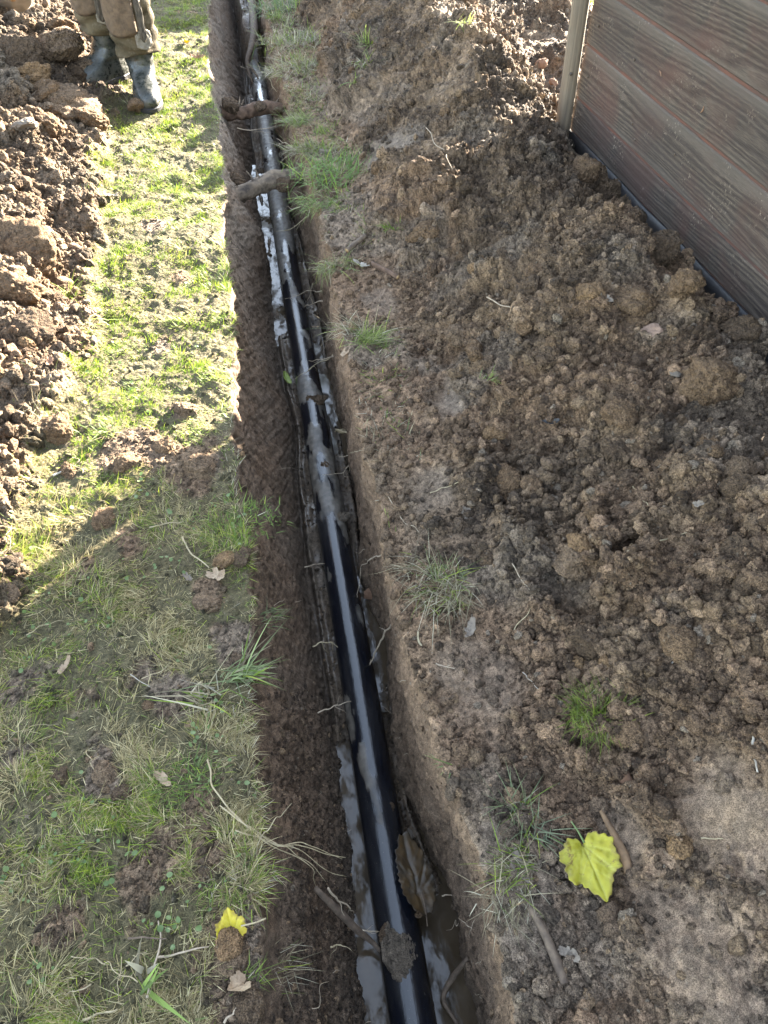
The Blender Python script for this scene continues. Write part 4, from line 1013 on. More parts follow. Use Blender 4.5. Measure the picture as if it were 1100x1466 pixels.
# longer fringe on the left lip
turf('grass', 3500, gm*isA*sstep(.06, .0, lipdL)*inview, .02, .05, 'fringe of longer grass hanging over the left lip of the trench', 23, .35, 1.1, .0018)
turf('grass', 9000, np.where((X > 1.7) & (X < 4) & (Yg > 4.6) & (Yg < 9), 1., 0.)*isE*(1-sstep(.25, .5, mR)), .03, .07, 'bright green grass beyond the spoil heap past the fence post', 24, .1, .7, .005)
turf('grass', 14000, bankR*inview*isE*sstep(.30, .05, lipdR)*(sstep(.05, .5, fbm2(X*6, Yg*3, 706, 3))*.6+.8*sstep(3.2, 4.6, Yg))*sstep(1.2, 2.4, Yg), .015, .06, 'thin worn grass along the right lip of the trench further off', 25, .6, 1.15, .0026)
turf('grass', 700, mL*inview*isA*sstep(.15, .7, fbm2(X*5, Yg*5, 707, 3))*sstep(.25, .0, edgeL-X), .03, .07, 'stray blades growing through the edge of the left heap', 26, .5, 1., .002)

def tuft(p, n, L, spread, label, dead=.4, seed=0, lean=.75, w=.0024, hang=None, rr=.02, cat='grass tuft', green=None, group=None):
    rs = np.random.RandomState(seed+1000); o0 = np.array(list(p))
    a = rs.rand(n)*6.283; r = rr*np.sqrt(rs.rand(n)); root = np.stack([r*np.cos(a), r*np.sin(a), -.004*np.ones(n)], -1)
    az = a+rs.normal(size=n)*.7
    if hang is not None:
        k = rs.rand(n) < .75; az = np.where(k, hang+rs.normal(size=n)*.55, az)
    if hang is None:
        h2 = rs.rand()*6.28; k = rs.rand(n) < .5; az = np.where(k, h2+rs.normal(size=n)*.7, az)
    clump = np.array([math.sin(a_*3+seed)+math.sin(a_*7+seed*2) for a_ in az]); L = L*(1+.22*clump)
    root[:, 0] *= 1.5; root[:, :2] += .25*rr*rs.normal(size=(n, 2))
    ln = np.clip(rs.normal(lean+.25, spread+.15, n), .05, 1.9); c = palette(n, rs, dead)
    if green is not None: c = np.where(rs.rand(n)[:, None] < .7, np.array(green)*(.62*(.6+.8*rs.rand(n, 1))), c)
    V, F, C = blades(root, None, L*(.3+.8*rs.rand(n)**1.3), w*(.6+.8*rs.rand(n)), az, ln, c, rs.normal(.5, .35, n), 5)
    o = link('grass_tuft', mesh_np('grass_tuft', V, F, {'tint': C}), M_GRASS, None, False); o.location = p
    return tag(o, label, cat, group)
G1 = (.2, .3, .06)
tuft(hit(862, 1022, .012), 900, .055, .3, 'moss green round tuft of fine grass alone on the heap', .15, 1, .7, .0016, None, .048, green=(.26, .32, .06))
tuft(hit(742, 1158, .01), 65, .095, .3, 'grey green spiky tuft high above the brown leaf', .35, 2, .7, .0022, None, .02, green=(.24, .28, .14))
tuft(hit(770, 1195, .01), 38, .085, .3, 'smaller spiky tuft left of the large yellow leaf', .4, 3, .8, .0022, None, .02, green=(.26, .3, .17))
tuft(hit(745, 1240, .01), 150, .085, .35, 'tangled grey grass on the lip below the spiky tufts', .6, 4, 1.0, .0018, 3.1, .03)
tuft(hit(730, 1290, .006), 140, .085, .4, 'straw coloured grass hanging down the right lip near the bottom', .9, 5, 1.2, .0016, -1.8, .035)
tuft(hit(650, 1098, .004), 16, .06, .3, 'few long green blades reaching over the right trench wall', .3, 6, 1.1, .0032, 3.0, .008, green=(.26, .36, .12))
tuft(hit(634, 850, .01), 300, .10, .35, 'dry grass tuft with white roots hanging over the right lip', .8, 7, 1.0, .0016, -2.2, .05)
tuft(hit(640, 830, .01), 110, .08, .3, 'greyish green tuft above the dry hanging grass', .5, 8, .7, .0018, None, .03, green=(.26, .3, .13))
tuft(hit(600, 815, .01), 110, .09, .35, 'straggly straw coloured wisps at the right lip', .95, 9, 1.2, .0015, 3.3, .04)
tuft(hit(528, 488, .01), 190, .12, .3, 'yellow green tuft leaning right over the right lip', .45, 10, .9, .003, .2, .03, green=(.30, .36, .09))
tuft(hit(505, 475, .01), 160, .10, .35, 'tangled straw tuft beside the yellow green leaning one', .8, 11, 1.1, .0022, 2.6, .04)
tuft(hit(702, 542, .004), 36, .045, .3, 'small green sprig on the heap right of the lip', .3, 12, .8, .0022, .3, .02, green=(.28, .33, .08))
tuft(hit(562, 326, .004), 70, .05, .3, 'little bright green tuft right of the big green clump', .1, 13, .7, .003, None, .025, green=(.3, .42, .08))
tuft(hit(488, 250, .01), 700, .11, .3, 'big bright green clump on the right bank above the near thick root', .15, 14, .75, .0036, None, .15, green=(.20, .36, .07))
tuft(hit(470, 290, .01), 420, .09, .35, 'lower part of the green clump spilling to the right lip', .3, 15, .95, .0032, 3.6, .09, green=(.24, .36, .09))
tuft(hit(440, 215, .01), 300, .11, .35, 'olive tuft on the right lip between the thick roots', .55, 16, .9, .003, 3.3, .06)
tuft(hit(482, 380, .006), 300, .11, .35, 'pale tuft drooping over the right lip by the cut stick', .5, 17, 1.1, .0026, -2.0, .05, green=(.3, .34, .12))
tuft(hit(425, 175, .01), 200, .10, .35, 'bright tuft at the right lip near the far thick root', .4, 18, .9, .003, 3.2, .05, green=(.28, .38, .09))
tuft(hit(430, 100, .01), 700, .13, .35, 'long faded grass beside the far end of the trench', .65, 19, 1.1, .0032, 3.4, .13)
tuft(hit(425, 60, .01), 600, .13, .35, 'olive grass patch at the top right lip of the trench', .55, 20, 1.0, .0036, None, .15)
tuft(hit(412, 12, .01), 600, .12, .3, 'soft green grass at the very top of the right lip', .3, 21, .9, .004, None, .16, green=(.18, .26, .1))
tuft(hit(530, 60, .004), 70, .12, .3, 'sprig of yellow tipped grass at the top of the bank', .3, 22, .7, .005, None, .04, green=(.3, .38, .1))
tuft(hit(520, 90, .004), 60, .08, .3, 'grass hummock under the yellow tipped sprig', .4, 23, .9, .004, None, .04)
tuft(hit(505, 118, .004), 22, .08, .3, 'star of pale green blades on the far bank', .1, 24, .8, .006, .2, .012, green=(.4, .46, .15))
tuft(hit(665, 32, .004), 40, .09, .3, 'yellow green blades on the sunny top of the far heap', .3, 25, .9, .005, None, .03, green=(.36, .42, .12))
tuft(hit(100, 425, .004), 46, .10, .25, 'bright sunlit tuft growing out of the left heap', .2, 26, .5, .003, None, .02, green=(.34, .44, .07))
tuft(hit(152, 618, .004), 40, .07, .3, 'spidery pale green tuft on the edge of the left heap', .3, 27, .95, .0045, None, .02, green=(.4, .46, .22))
tuft(hit(188, 150, .004), 24, .07, .3, 'white dry blades at the toe of the right boot', 1., 28, 1.1, .003, None, .02)
tuft(hit(122, 618, .004), 20, .07, .3, 'dark green weed blades in the left heap', .2, 29, .9, .005, None, .02, green=(.1, .16, .05))
tuft(hit(345, 968, .015), 80, .12, .3, 'pale star shaped weed arching over the left lip in the shade', .45, 30, 1.1, .0042, .1, .02, green=(.33, .4, .17))
tuft(hit(300, 1005, .02), 50, .12, .3, 'sprawling straw stems left of the star shaped weed', .8, 31, 1.3, .0034, 2.8, .03)
tuft(hit(262, 925, .004), 12, .10, .3, 'forked pale weed stem in the shaded grass', .4, 32, 1.2, .0036, 2.4, .01, green=(.32, .38, .18))
tuft(hit(375, 885, .0), 60, .05, .3, 'grey green tuft on the left lip in the shade', .4, 33, .9, .0016, 0, .03, green=(.2, .28, .12))
tuft(hit(350, 750, .004), 160, .04, .3, 'lush green patch by the left lip just past the sunlight', .05, 34, .7, .0022, None, .07, green=(.17, .28, .045))
tuft(hit(330, 740, .004), 140, .04, .3, 'second lush green patch beside the left lip', .1, 35, .7, .0022, None, .07, green=(.2, .3, .05))
tuft(hit(272, 1118, .004), 200, .045, .3, 'lush green clump in the shaded grass above the root bunch', .05, 36, .7, .0018, None, .045, green=(.19, .3, .06))
tuft(hit(330, 1270, .004), 150, .05, .35, 'bright green clump above the muddy yellow leaf', .15, 37, .9, .0018, None, .045, green=(.28, .36, .06))
tuft(hit(350, 1405, .006), 60, .05, .35, 'green sprig beside the beige leaf at the bottom', .5, 38, 1.1, .0016, 0., .02, green=(.26, .34, .07))
tuft(hit(395, 1385, .0), 70, .055, .35, 'pale wiry grass hanging into the trench near the bottom', .85, 39, 1.2, .0013, 0., .03)
tuft(hit(365, 1250, .0), 90, .055, .35, 'fine grass over the left lip by the root bunch', .5, 40, 1.1, .0014, 0., .03)
# broad blades at the bottom
tuft(hit(205, 1420, .004), 5, .13, .15, 'broad bright green blade with pale base at the bottom left', 0, 41, .55, .011, .7, .006, green=(.3, .42, .1), cat='weed')
tuft(hit(200, 1400, .004), 5, .12, .25, 'bleached broad dead blades beside the bright green one', 1., 42, .8, .009, 2.0, .012, cat='weed')
tuft(hit(250, 1466, .004), 6, .12, .25, 'thin green blades crossing the bottom edge', .1, 43, 1.2, .006, .2, .012, green=(.2, .34, .1), cat='weed')
tuft(hit(130, 460, .004), 0+30, .08, .3, 'long green blades lying at the border of heap and sunny grass', .3, 44, 1.3, .004, .3, .03, green=(.24, .34, .07))
# creeping stems in the turf
rs_ = np.random.RandomState(15)
pos, nn, tt, i_, j_ = sample(gA*sstep(1.75, 1.6, Yg)*nearw, 46, rs_)
for k in range(46):
    p = Vector(pos[k])+Vector((0, 0, .012)); a = rs_.rand()*6.28; L = rs_.uniform(.04, .11); d = Vector((math.cos(a), math.sin(a), 0))*L
    wire('grass_straw', [(wob([p, p+d*.5+Vector((0, 0, .008)), p+d], 3, .25, k+300), rs_.uniform(.0007, .0014))], M_STRAW, 'thin dead grass straw lying on the shaded turf', 'straw', 'dead straws on the shaded turf', seg=5)
# clover leaves
def disc(n=7):
    a = np.linspace(0, 2*math.pi, n, endpoint=False); return np.vstack([[0, 0, -.15], np.stack([np.cos(a), np.sin(a), .1*np.sin(a*2)], -1)]), [(0, 1+k, 1+(k+1) % n) for k in range(n)]
dv, df = disc(9)
rs_ = np.random.RandomState(18); pos, nn, tt, i_, j_ = sample(gA*sstep(.0, .5, fbm2(X*7, Yg*7, 711, 2))*nearw, 420, rs_)
V = []; F = []
for k, p in enumerate(pos):
    r_ = rs_.uniform(.003, .007); e = Euler((rs_.normal()*.4, rs_.normal()*.4, rs_.rand()*6)).to_matrix(); M_ = np.array(e)
    V.append(dv@M_.T*r_+p+np.array([0, 0, rs_.uniform(.006, .018)])); F += [tuple(i+k*len(dv) for i in f) for f in df]
me = bpy.data.meshes.new('clover'); me.from_pydata(np.vstack(V).tolist(), [], F); tag(link('clover', me, M_CLOVER), 'tiny round clover leaves scattered through the turf left of the trench', 'clover', kind='stuff')

# ------------------------------------------------------------------ fence
def wood_mat(name, dark=0., red=0.):
    m = NT(name); v0 = m.n('ShaderNodeTexCoord').outputs['Object']
    inf = m.n('ShaderNodeObjectInfo').outputs['Random']
    cb = m.n('ShaderNodeCombineXYZ'); m.l(m.math('MULTIPLY', inf, 7), cb.inputs[1]); m.l(m.math('MULTIPLY', inf, 3), cb.inputs[2])
    va = m.n('ShaderNodeVectorMath', operation='ADD'); m.l(v0, va.inputs[0]); m.l(cb.outputs[0], va.inputs[1])
    def mp(sc):
        q = m.n('ShaderNodeMapping'); q.inputs['Scale'].default_value = sc; m.l(va.outputs[0], q.inputs[0]); return q.outputs[0]
    warp = m.noise(mp((.4, .26, 3.0)), 2.0, 4, .45)
    wv = m.n('ShaderNodeMath', operation='MULTIPLY'); m.l(warp, wv.inputs[0]); wv.inputs[1].default_value = 11
    sepx = m.n('ShaderNodeSeparateXYZ'); m.l(va.outputs[0], sepx.inputs[0])
    ph = m.math('ADD', m.math('MULTIPLY', sepx.outputs[2], 330), m.math('MULTIPLY', wv.outputs[0], 6.2))
    rings = m.math('ADD', m.math('MULTIPLY', m.math('SINE', ph), .5), .5)
    fine = m.noise(mp((1, 1.6, 60)), 14, 4, .65); fib = m.noise(mp((1, 3, 160)), 10, 3, .6); blot = m.noise(mp((1, 1, 1)), 3.2, 4, .6)
    g = m.math('ADD', m.math('MULTIPLY', rings, .16), m.math('ADD', m.math('MULTIPLY', fine, .72), m.math('MULTIPLY', fib, .42)))
    c = m.ramp(g, [(.44, (.010, .007, .0055)), (.62, (.046, .033, .024)), (.84, (.122, .094, .07))])
    c = m.mix(m.ramp(blot, [(.46, 0.), (.66, .62)]), c, (.085, .038, .026), 'MIX')
    c = m.mix(m.ramp(m.noise(mp((1, 1, 1)), 1.6, 3, .5), [(.42, 0.), (.62, .45)]), c, (.032, .024, .02), 'MIX')
    szz = m.n('ShaderNodeSeparateXYZ'); m.l(v0, szz.inputs[0])
    c = m.mix(m.ramp(m.math('ADD', m.math('MULTIPLY', szz.outputs[2], 4.7), m.math('MULTIPLY', blot, .2)), [(.08, .42), (.24, 0.), (.82, 0.), (1., .5)]), c, (.115, .095, .075), 'MIX')
    kn = m.n('ShaderNodeTexVoronoi'); kn.inputs['Scale'].default_value = 3.2; m.l(mp((.6, .8, 1.5)), kn.inputs['Vector'])
    c = m.mix(m.ramp(kn.outputs['Distance'], [(.035, .85), (.075, 0.)]), c, (.02, .013, .009))
    # pale splashes of dried mud
    sp = m.noise(mp((1, 1, 1)), 75, 3, .7); spm = m.math('MULTIPLY', m.ramp(sp, [(.6, 0.), (.64, .8)]), m.ramp(m.noise(mp((1, 1, 1)), 6, 2, .5), [(.52, 0.), (.66, 1.)]))
    c = m.mix(spm, c, (.25, .2, .15))
    m.set(Base_Color=c, Roughness=.8); m.b.inputs['Specular IOR Level'].default_value = .3
    m.l(m.bump(g, .0035, .9), m.b.inputs['Normal']); return m.m
M_BOARD = wood_mat('weathered_board')
M_REDEDGE = simple('red_brown_edge', (.15, .058, .036), (.07, .045, .036), 35, .8, .001, (1, .3, 1))
pw = NT('pale_post_wood'); vv = pw.pos((40, 40, 1.6), obj=True); n = pw.noise(vv, 1.2, 5, .6); n2 = pw.noise(pw.pos((160, 160, 3), obj=True), 1, 3, .6); n3 = pw.noise(pw.pos(obj=True), 7, 4, .6)
c = pw.mix(pw.ramp(n, [(.3, 0.), (.7, 1.)]), (.07, .053, .035), (.17, .128, .085)); c = pw.mix(pw.ramp(n2, [(.35, .5), (.5, 0.)]), c, (.045, .034, .024)); c = pw.mix(pw.ramp(n3, [(.5, 0.), (.75, .5)]), c, (.13, .11, .082))
pw.set(Base_Color=c, Roughness=.8); pw.l(pw.bump(n, .003, .8), pw.b.inputs['Normal']); M_POST = pw.m

fen = empty('plank_fence', (fenceX(3.5), 3.5, 0)); fen.rotation_euler = (0, 0, math.atan(.05))   # local -Y runs toward the camera
tag(fen, 'weathered grey timber plank fence with broad horizontal boards on the right', 'fence')
def board_me(L, h, th=.028, seed=0):
    ny_, nz_ = 60, 8; rs = np.random.RandomState(seed); V = []
    ys = np.linspace(0, -L, ny_); zs = np.linspace(0, h, nz_)
    ch = .005
    prof = [(th/2, ch), (th/2-ch*.9, 0), (-th/2, 0), (-th/2, h), (th/2-ch*.9, h), (th/2, h-ch)]   # x right, back..
    prof = [(-th/2, .0)]+[(-th/2, 0)]
    P2 = [(-th/2+ch, 0), (-th/2, ch)]+[(-th/2+.0012*math.sin(k*1.9+seed), ch+(h-2*ch)*k/8) for k in range(1, 8)]+[(-th/2, h-ch), (-th/2+ch, h), (th/2, h), (th/2, 0)]
    k = len(P2)
    for y in ys:
        wv_ = .0012*math.sin(y*3+seed)
        for (x, z) in P2: V.append((x+wv_, y, z+wv_*.6))
    F = []
    for i in range(ny_-1):
        for q in range(k): F.append((i*k+q, (i+1)*k+q, (i+1)*k+(q+1) % k, i*k+(q+1) % k))
    F.append(tuple(range(k))); F.append(tuple((ny_-1)*k+q for q in range(k-1, -1, -1)))
    me = bpy.data.meshes.new('board'); me.from_pydata(V, [], F); me.update(); return me
joints = [.165, .304, .521, .735, .951, 1.165, 1.38, 1.595, 1.81]
bays = [(0.0, 1.86), (1.90, 1.86), (3.80, 1.86)]
for bi, (off, L) in enumerate(bays):
    for k in range(len(joints)-1):
        z0, z1 = joints[k], joints[k+1]; gap = .011 if k in (1, 2, 3) else .006
        o = link('board', board_me(L, z1-z0-gap, .028, bi*10+k), M_BOARD, fen, False); o.location = (.014, -off, z0+gap)
        bm = bmesh.new(); bmesh.ops.create_cube(bm, size=1); bmesh.ops.scale(bm, vec=(.012, L, gap+.012), verts=bm.verts)
        me = bpy.data.meshes.new('board_tongue'); bm.to_mesh(me); bm.free(); o = link('board_tongue', me, M_REDEDGE, fen, False); o.location = (.012, -off-L/2, z0+gap/2+.001)
    bm = bmesh.new(); bmesh.ops.create_cube(bm, size=1); bmesh.ops.scale(bm, vec=(.008, L, .30), verts=bm.verts); bmesh.ops.subdivide_edges(bm, edges=bm.edges[:], cuts=6, use_grid_fill=True)
    for v in bm.verts: v.co.x += .006*math.sin(v.co.y*9+v.co.z*20)
    me = bpy.data.meshes.new('membrane'); bm.to_mesh(me); bm.free(); o = link('black_membrane', me, M_BLACKPL, fen); o.location = (-.0, -off-L/2, .02)
def post_me(h, r=.037):
    V = []; n = 20; m_ = 30
    for i in range(m_+1):
        z = -.35+(h+.35)*i/m_
        for k in range(n):
            a = 2*math.pi*k/n; x, y = r*math.cos(a), r*math.sin(a)*.92; gr = 1-.05*(k in (14, 15))+.012*math.sin(z*9+k)
            V.append((x*gr+.002*math.sin(z*4), y*gr, z))
    F = [(i*n+k, i*n+(k+1) % n, (i+1)*n+(k+1) % n, (i+1)*n+k) for i in range(m_) for k in range(n)]+[tuple(m_*n+k for k in range(n))]
    me = bpy.data.meshes.new('post'); me.from_pydata(V, [], F); me.update(); return me
pm_ = post_me(1.95)
for k, (x, y) in enumerate([(-.036, .006), (.05, -1.88), (.05, -3.78), (.05, -5.68)]):
    o = link('post', pm_, M_POST, fen); o.location = (x, y, 0)
    if k == 0: o.rotation_euler = (0, math.radians(-1.6), 0)
bm = bmesh.new(); bmesh.ops.create_cone(bm, cap_ends=True, segments=10, radius1=.005, radius2=.004, depth=.006); me = bpy.data.meshes.new('nail'); bm.to_mesh(me); bm.free()
M_NAIL = simple('dark_nail', (.05, .045, .04), (.12, .08, .05), 40, .6)
for y, z in [(-.08, .42), (-.08, .26), (-.09, .62), (-.42, .87), (-.55, .40), (-.60, .355), (-.9, .42), (-.45, .60)]:
    o = link('nail', me, M_NAIL, fen); o.rotation_euler = (0, math.pi/2, 0); o.location = (-.0015, y, z)
for a_, b_p, r_ in ((947, 105, .5), (1001, 157, 1.9)):
    q = px_(a_, b_p, 1.535); v_, f_ = tube_np([Vector((0, -.012, 0)), Vector((0, 0, .004)), Vector((0, .014, 0))], [.0015, .003, .001], 6, .2, 1)
    o2 = link('splinter', mesh_list('splinter', [(v_, f_)]), M_BRICK, fen); lp = fen.matrix_basis.inverted() @ Vector(q); o2.location = (-.002, lp.y, lp.z); o2.rotation_euler = (r_, 0, 0)
o = link('nail', me, M_NAIL, fen); o.rotation_euler = (math.pi/2, 0, 0); o.location = (-.06, -.03, .42); o.scale = (1.4, 1.4, 1.2)

# ------------------------------------------------------------------ person with shovel
zg = 0.02
p1_ = pz(204, 104, .12); b2 = Vector((p1_[0], p1_[1], 0))        # right boot ankle
p2_ = pz(161, 98, .12); b1 = Vector((p2_[0], p2_[1]+.02, 0))    # left boot ankle
b1.z = zat(b1.x, b1.y)-.005; b2.z = zat(b2.x, b2.y)-.005
ctr = (b1+b2)/2
per = empty('person', (ctr.x, ctr.y, min(b1.z, b2.z))); tag(per, 'person in muddy khaki trousers and grey rubber boots standing beside the left heap', 'person')
def rub():
    m = NT('grey_rubber_boot'); v = m.pos(obj=True); n = m.noise(v, 14, 5, .6); n2 = m.noise(v, 60, 4, .7)
    c = m.mix(m.ramp(n, [(.35, 0.), (.6, 1.)]), (.012, .014, .012), (.035, .037, .031))
    c = m.mix(m.ramp(n2, [(.45, 0.), (.75, .55)]), c, (.085, .072, .052))
    m.set(Base_Color=c, Roughness=m.ramp(n2, [(.4, .2), (.65, .7)])); m.l(m.bump(n2, .003, .5), m.b.inputs['Normal']); return m.m
M_RUB = rub()
def cloth():
    m = NT('muddy_khaki_cloth'); v = m.pos(obj=True); n = m.noise(v, 9, 5, .65); n2 = m.noise(v, 45, 4, .7); wv_ = m.noise(v, 400, 2, .5)
    c = m.mix(m.ramp(n, [(.35, 0.), (.65, 1.)]), (.04, .031, .017), (.085, .065, .037)); c = m.mix(m.ramp(n2, [(.52, 0.), (.7, .8)]), c, (.125, .1, .068))
    m.set(Base_Color=c, Roughness=.9); m.b.inputs['Specular IOR Level'].default_value = .15
    m.l(m.bump(wv_, .001, .4, m.bump(n2, .006, .6)), m.b.inputs['Normal']); return m.m
M_CLOTH = cloth(); M_MUDPAD = simple('mud_caked_cloth', (.15, .1, .06), (.075, .05, .03), 30, .95, .008)
M_DARKCL = simple('dark_strap', (.05, .04, .03), (.1, .08, .055), 40, .9)
M_PALEP = simple('pale_muddy_patch', (.24, .21, .165), (.14, .115, .08), 45, .9, .004)
M_SKIN = simple('skin', (.5, .32, .24), (.44, .27, .2), 30, .5, .0005); M_HAIR = simple('hair', (.05, .035, .02), (.09, .06, .04), 90, .7)
M_JACKET = simple('dark_jacket', (.05, .06, .075), (.08, .09, .1), 25, .9, .004)
def boot(p, heading, name='boot'):
    """horizontal slices: foot outline below, shaft above; +Y of boot = toe"""
    lv = [(0, -.085, .205, .048), (.012, -.09, .215, .052), (.03, -.09, .217, .054), (.05, -.088, .212, .053), (.07, -.085, .195, .051), (.085, -.083, .165, .050), (.10, -.081, .13, .049), (.115, -.08, .10, .049),
          (.135, -.08, .078, .05), (.16, -.082, .066, .052), (.19, -.085, .062, .056), (.23, -.088, .064, .06), (.28, -.09, .066, .063), (.33, -.09, .068, .065), (.36, -.09, .068, .065)]
    zs = np.linspace(0, .36, 34); L = np.array(lv); n = 40; V = []
    for z in zs:
        yb = np.interp(z, L[:, 0], L[:, 1]); yf = np.interp(z, L[:, 0], L[:, 2]); hw = np.interp(z, L[:, 0], L[:, 3]); cy = (yb+yf)/2; hl = (yf-yb)/2
        for k in range(n):
            a = 2*math.pi*k/n; c, s = math.cos(a), math.sin(a); e = .85
            y = cy+hl*math.copysign(abs(s)**e, s); x = hw*math.copysign(abs(c)**e, c)
            if hl > .1: x *= 1-.22*math.exp(-((y-.03)/.035)**2)-.12*(y < -.02)+.04*(y > .1)
            wr = .0035*math.sin(z*120+math.sin(a*2)*2)*math.exp(-((z-.12)/.05)**2)+.003*math.sin(a*3+z*40)
            V.append((x*(1+wr*6), y+wr, z+.012))
    F = [(i*n+k, i*n+(k+1) % n, (i+1)*n+(k+1) % n, (i+1)*n+k) for i in range(len(zs)-1) for k in range(n)]+[tuple(range(n-1, -1, -1))]
    me = bpy.data.meshes.new('boot'); me.from_pydata(V, [], F); me.update()
    o = link('boot', me, M_RUB, per); o.location = p-per.location; o.rotation_euler = (0, 0, heading); o.scale = (1.42, 1.2, 1.05)
    Vs = []
    for z, g in ((0, 1.04), (.018, 1.05), (.022, 1.0)):
        for k in range(n):
            x, y, _ = V[n+k]; Vs.append((x*g, (y-.06)*g+.06, z))
    F = [(i*n+k, i*n+(k+1) % n, (i+1)*n+(k+1) % n, (i+1)*n+k) for i in range(2) for k in range(n)]+[tuple(range(n-1, -1, -1)), tuple(2*n+k for k in range(n))]
    me = bpy.data.meshes.new('sole'); me.from_pydata(Vs, [], F); link('sole', me, M_BLACKPL, o, False)
    return o
boot(b1, math.radians(128), 'boot'); boot(b2, math.radians(186))
hip = Vector((ctr.x-.0, ctr.y+.10, 0))
def trouser_leg(b, hipx, hem, seed):
    """loft from hem to hip with folds"""
    n = 56; lv = 60; V = []
    for i in range(lv+1):
        t = i/lv; z = hem+(.88-hem)*t
        c = Vector((b.x, b.y-.01, 0)).lerp(Vector((hipx, hip.y, 0)), t**1.2); kn = math.exp(-((z-.50)/.12)**2)
        c.y -= .05*kn
        rx = .118-.012*t+.012*kn; ry = .112-.0*t+.01*kn
        if t < .05: rx -= .006; ry -= .006
        for k in range(n):
            a = 2*math.pi*k/n
            f = .010*math.sin(z*75+math.sin(a*2+seed)*2.2+seed)*(.4+.6*math.exp(-((z-.27)/.12)**2))+.006*math.sin(a*5+seed+z*14)
            V.append((c.x+(rx+f)*math.cos(a), c.y+(ry+f)*math.sin(a), z+.008*math.sin(a*2+seed)*(1-t)))
    V = np.array(V)-np.array(list(per.location)); V[:, 2] += b.z
    F = [(i*n+k, i*n+(k+1) % n, (i+1)*n+(k+1) % n, (i+1)*n+k) for i in range(lv) for k in range(n)]
    V2, F2 = V, F; return V2, F2
parts = [trouser_leg(b1, ctr.x-.085, .25, 1.), trouser_leg(b2, ctr.x+.085, .235, 4.)]
# seat of the trousers
Vh = []; n = 56
for i in range(16):
    z = .80+.20*i/15; g = math.sin(min(1, (i+3)/9)*math.pi/2)
    for k in range(n):
        a = 2*math.pi*k/n; Vh.append((hip.x+.195*g*math.cos(a)-per.location.x, hip.y+.125*g*math.sin(a)-per.location.y, z))
Fh = [(i*n+k, i*n+(k+1) % n, (i+1)*n+(k+1) % n, (i+1)*n+k) for i in range(15) for k in range(n)]+[tuple(range(n-1, -1, -1))]
me = bpy.data.meshes.new('trousers'); V = np.vstack([parts[0][0], parts[1][0], np.array(Vh)]); o1 = len(parts[0][0]); o2 = o1+len(parts[1][0])
me.from_pydata(V.tolist(), [], parts[0][1]+[tuple(i+o1 for i in f) for f in parts[1][1]]+[tuple(i+o2 for i in f) for f in Fh]); me.update()
tr = link('trousers', me, M_CLOTH, per); sm_ = tr.modifiers.new('s', 'SOLIDIFY'); sm_.thickness = .004
def pad(b, z0, z1, a0, a1, r, mat, name, bulge=.02, seed=1):
    V = []; F = []; nu, nv = 18, 12
    for j in range(nv+1):
        for i in range(nu+1):
            u = i/nu; v = j/nv; a = a0+(a1-a0)*u; z = z0+(z1-z0)*v
            e = min(1, 6*u, 6*(1-u), 6*v, 6*(1-v)); rr_ = r+bulge*math.sin(math.pi*u)**.5*math.sin(math.pi*v)**.5+.004*math.sin(17*u+seed)*math.sin(13*v) if 0 < u < 1 and 0 < v < 1 else r-.004
            zo = .02*math.sin(u*math.pi)*(-1 if v < .5 else 1)
            V.append((b.x+rr_*math.cos(a)-per.location.x, b.y-.01-.02+rr_*math.sin(a)*.95-per.location.y, z+zo+b.z))
    for j in range(nv):
        for i in range(nu): q = j*(nu+1)+i; F.append((q, q+1, q+nu+2, q+nu+1))
    me = bpy.data.meshes.new(name); me.from_pydata(V, [], F); me.update(); o = link(name, me, mat, per); md = o.modifiers.new('s', 'SOLIDIFY'); md.thickness = .006
    return o
pi = math.pi
pad(b1, .365, .58, pi*1.08, pi*1.55, .125, M_MUDPAD, 'knee_pad', .012, 1)
pad(b2, .355, .58, pi*1.05, pi*1.6, .125, M_MUDPAD, 'knee_pad', .014, 2)
pad(b1, .32, .41, pi*1.50, pi*1.86, .119, M_PALEP, 'reinforcing_patch', .004, 3)
pad(b2, .29, .35, pi*1.55, pi*1.82, .117, M_PALEP, 'reinforcing_patch', .004, 4)
pad(b1, .34, .47, pi*1.52, pi*1.64, .128, M_DARKCL, 'strap', .006, 5)
pad(b2, .33, .50, pi*1.62, pi*1.72, .128, M_DARKCL, 'strap', .006, 6)
# mud clump on the boot toe
clod(b2+Vector((-.03, -.22, .035)), .062, 1, M_CLOD, 'lump of mud on the toe of the right boot', cat='mud lump', name='mud_lump', sq=(1.1, .8, .7))
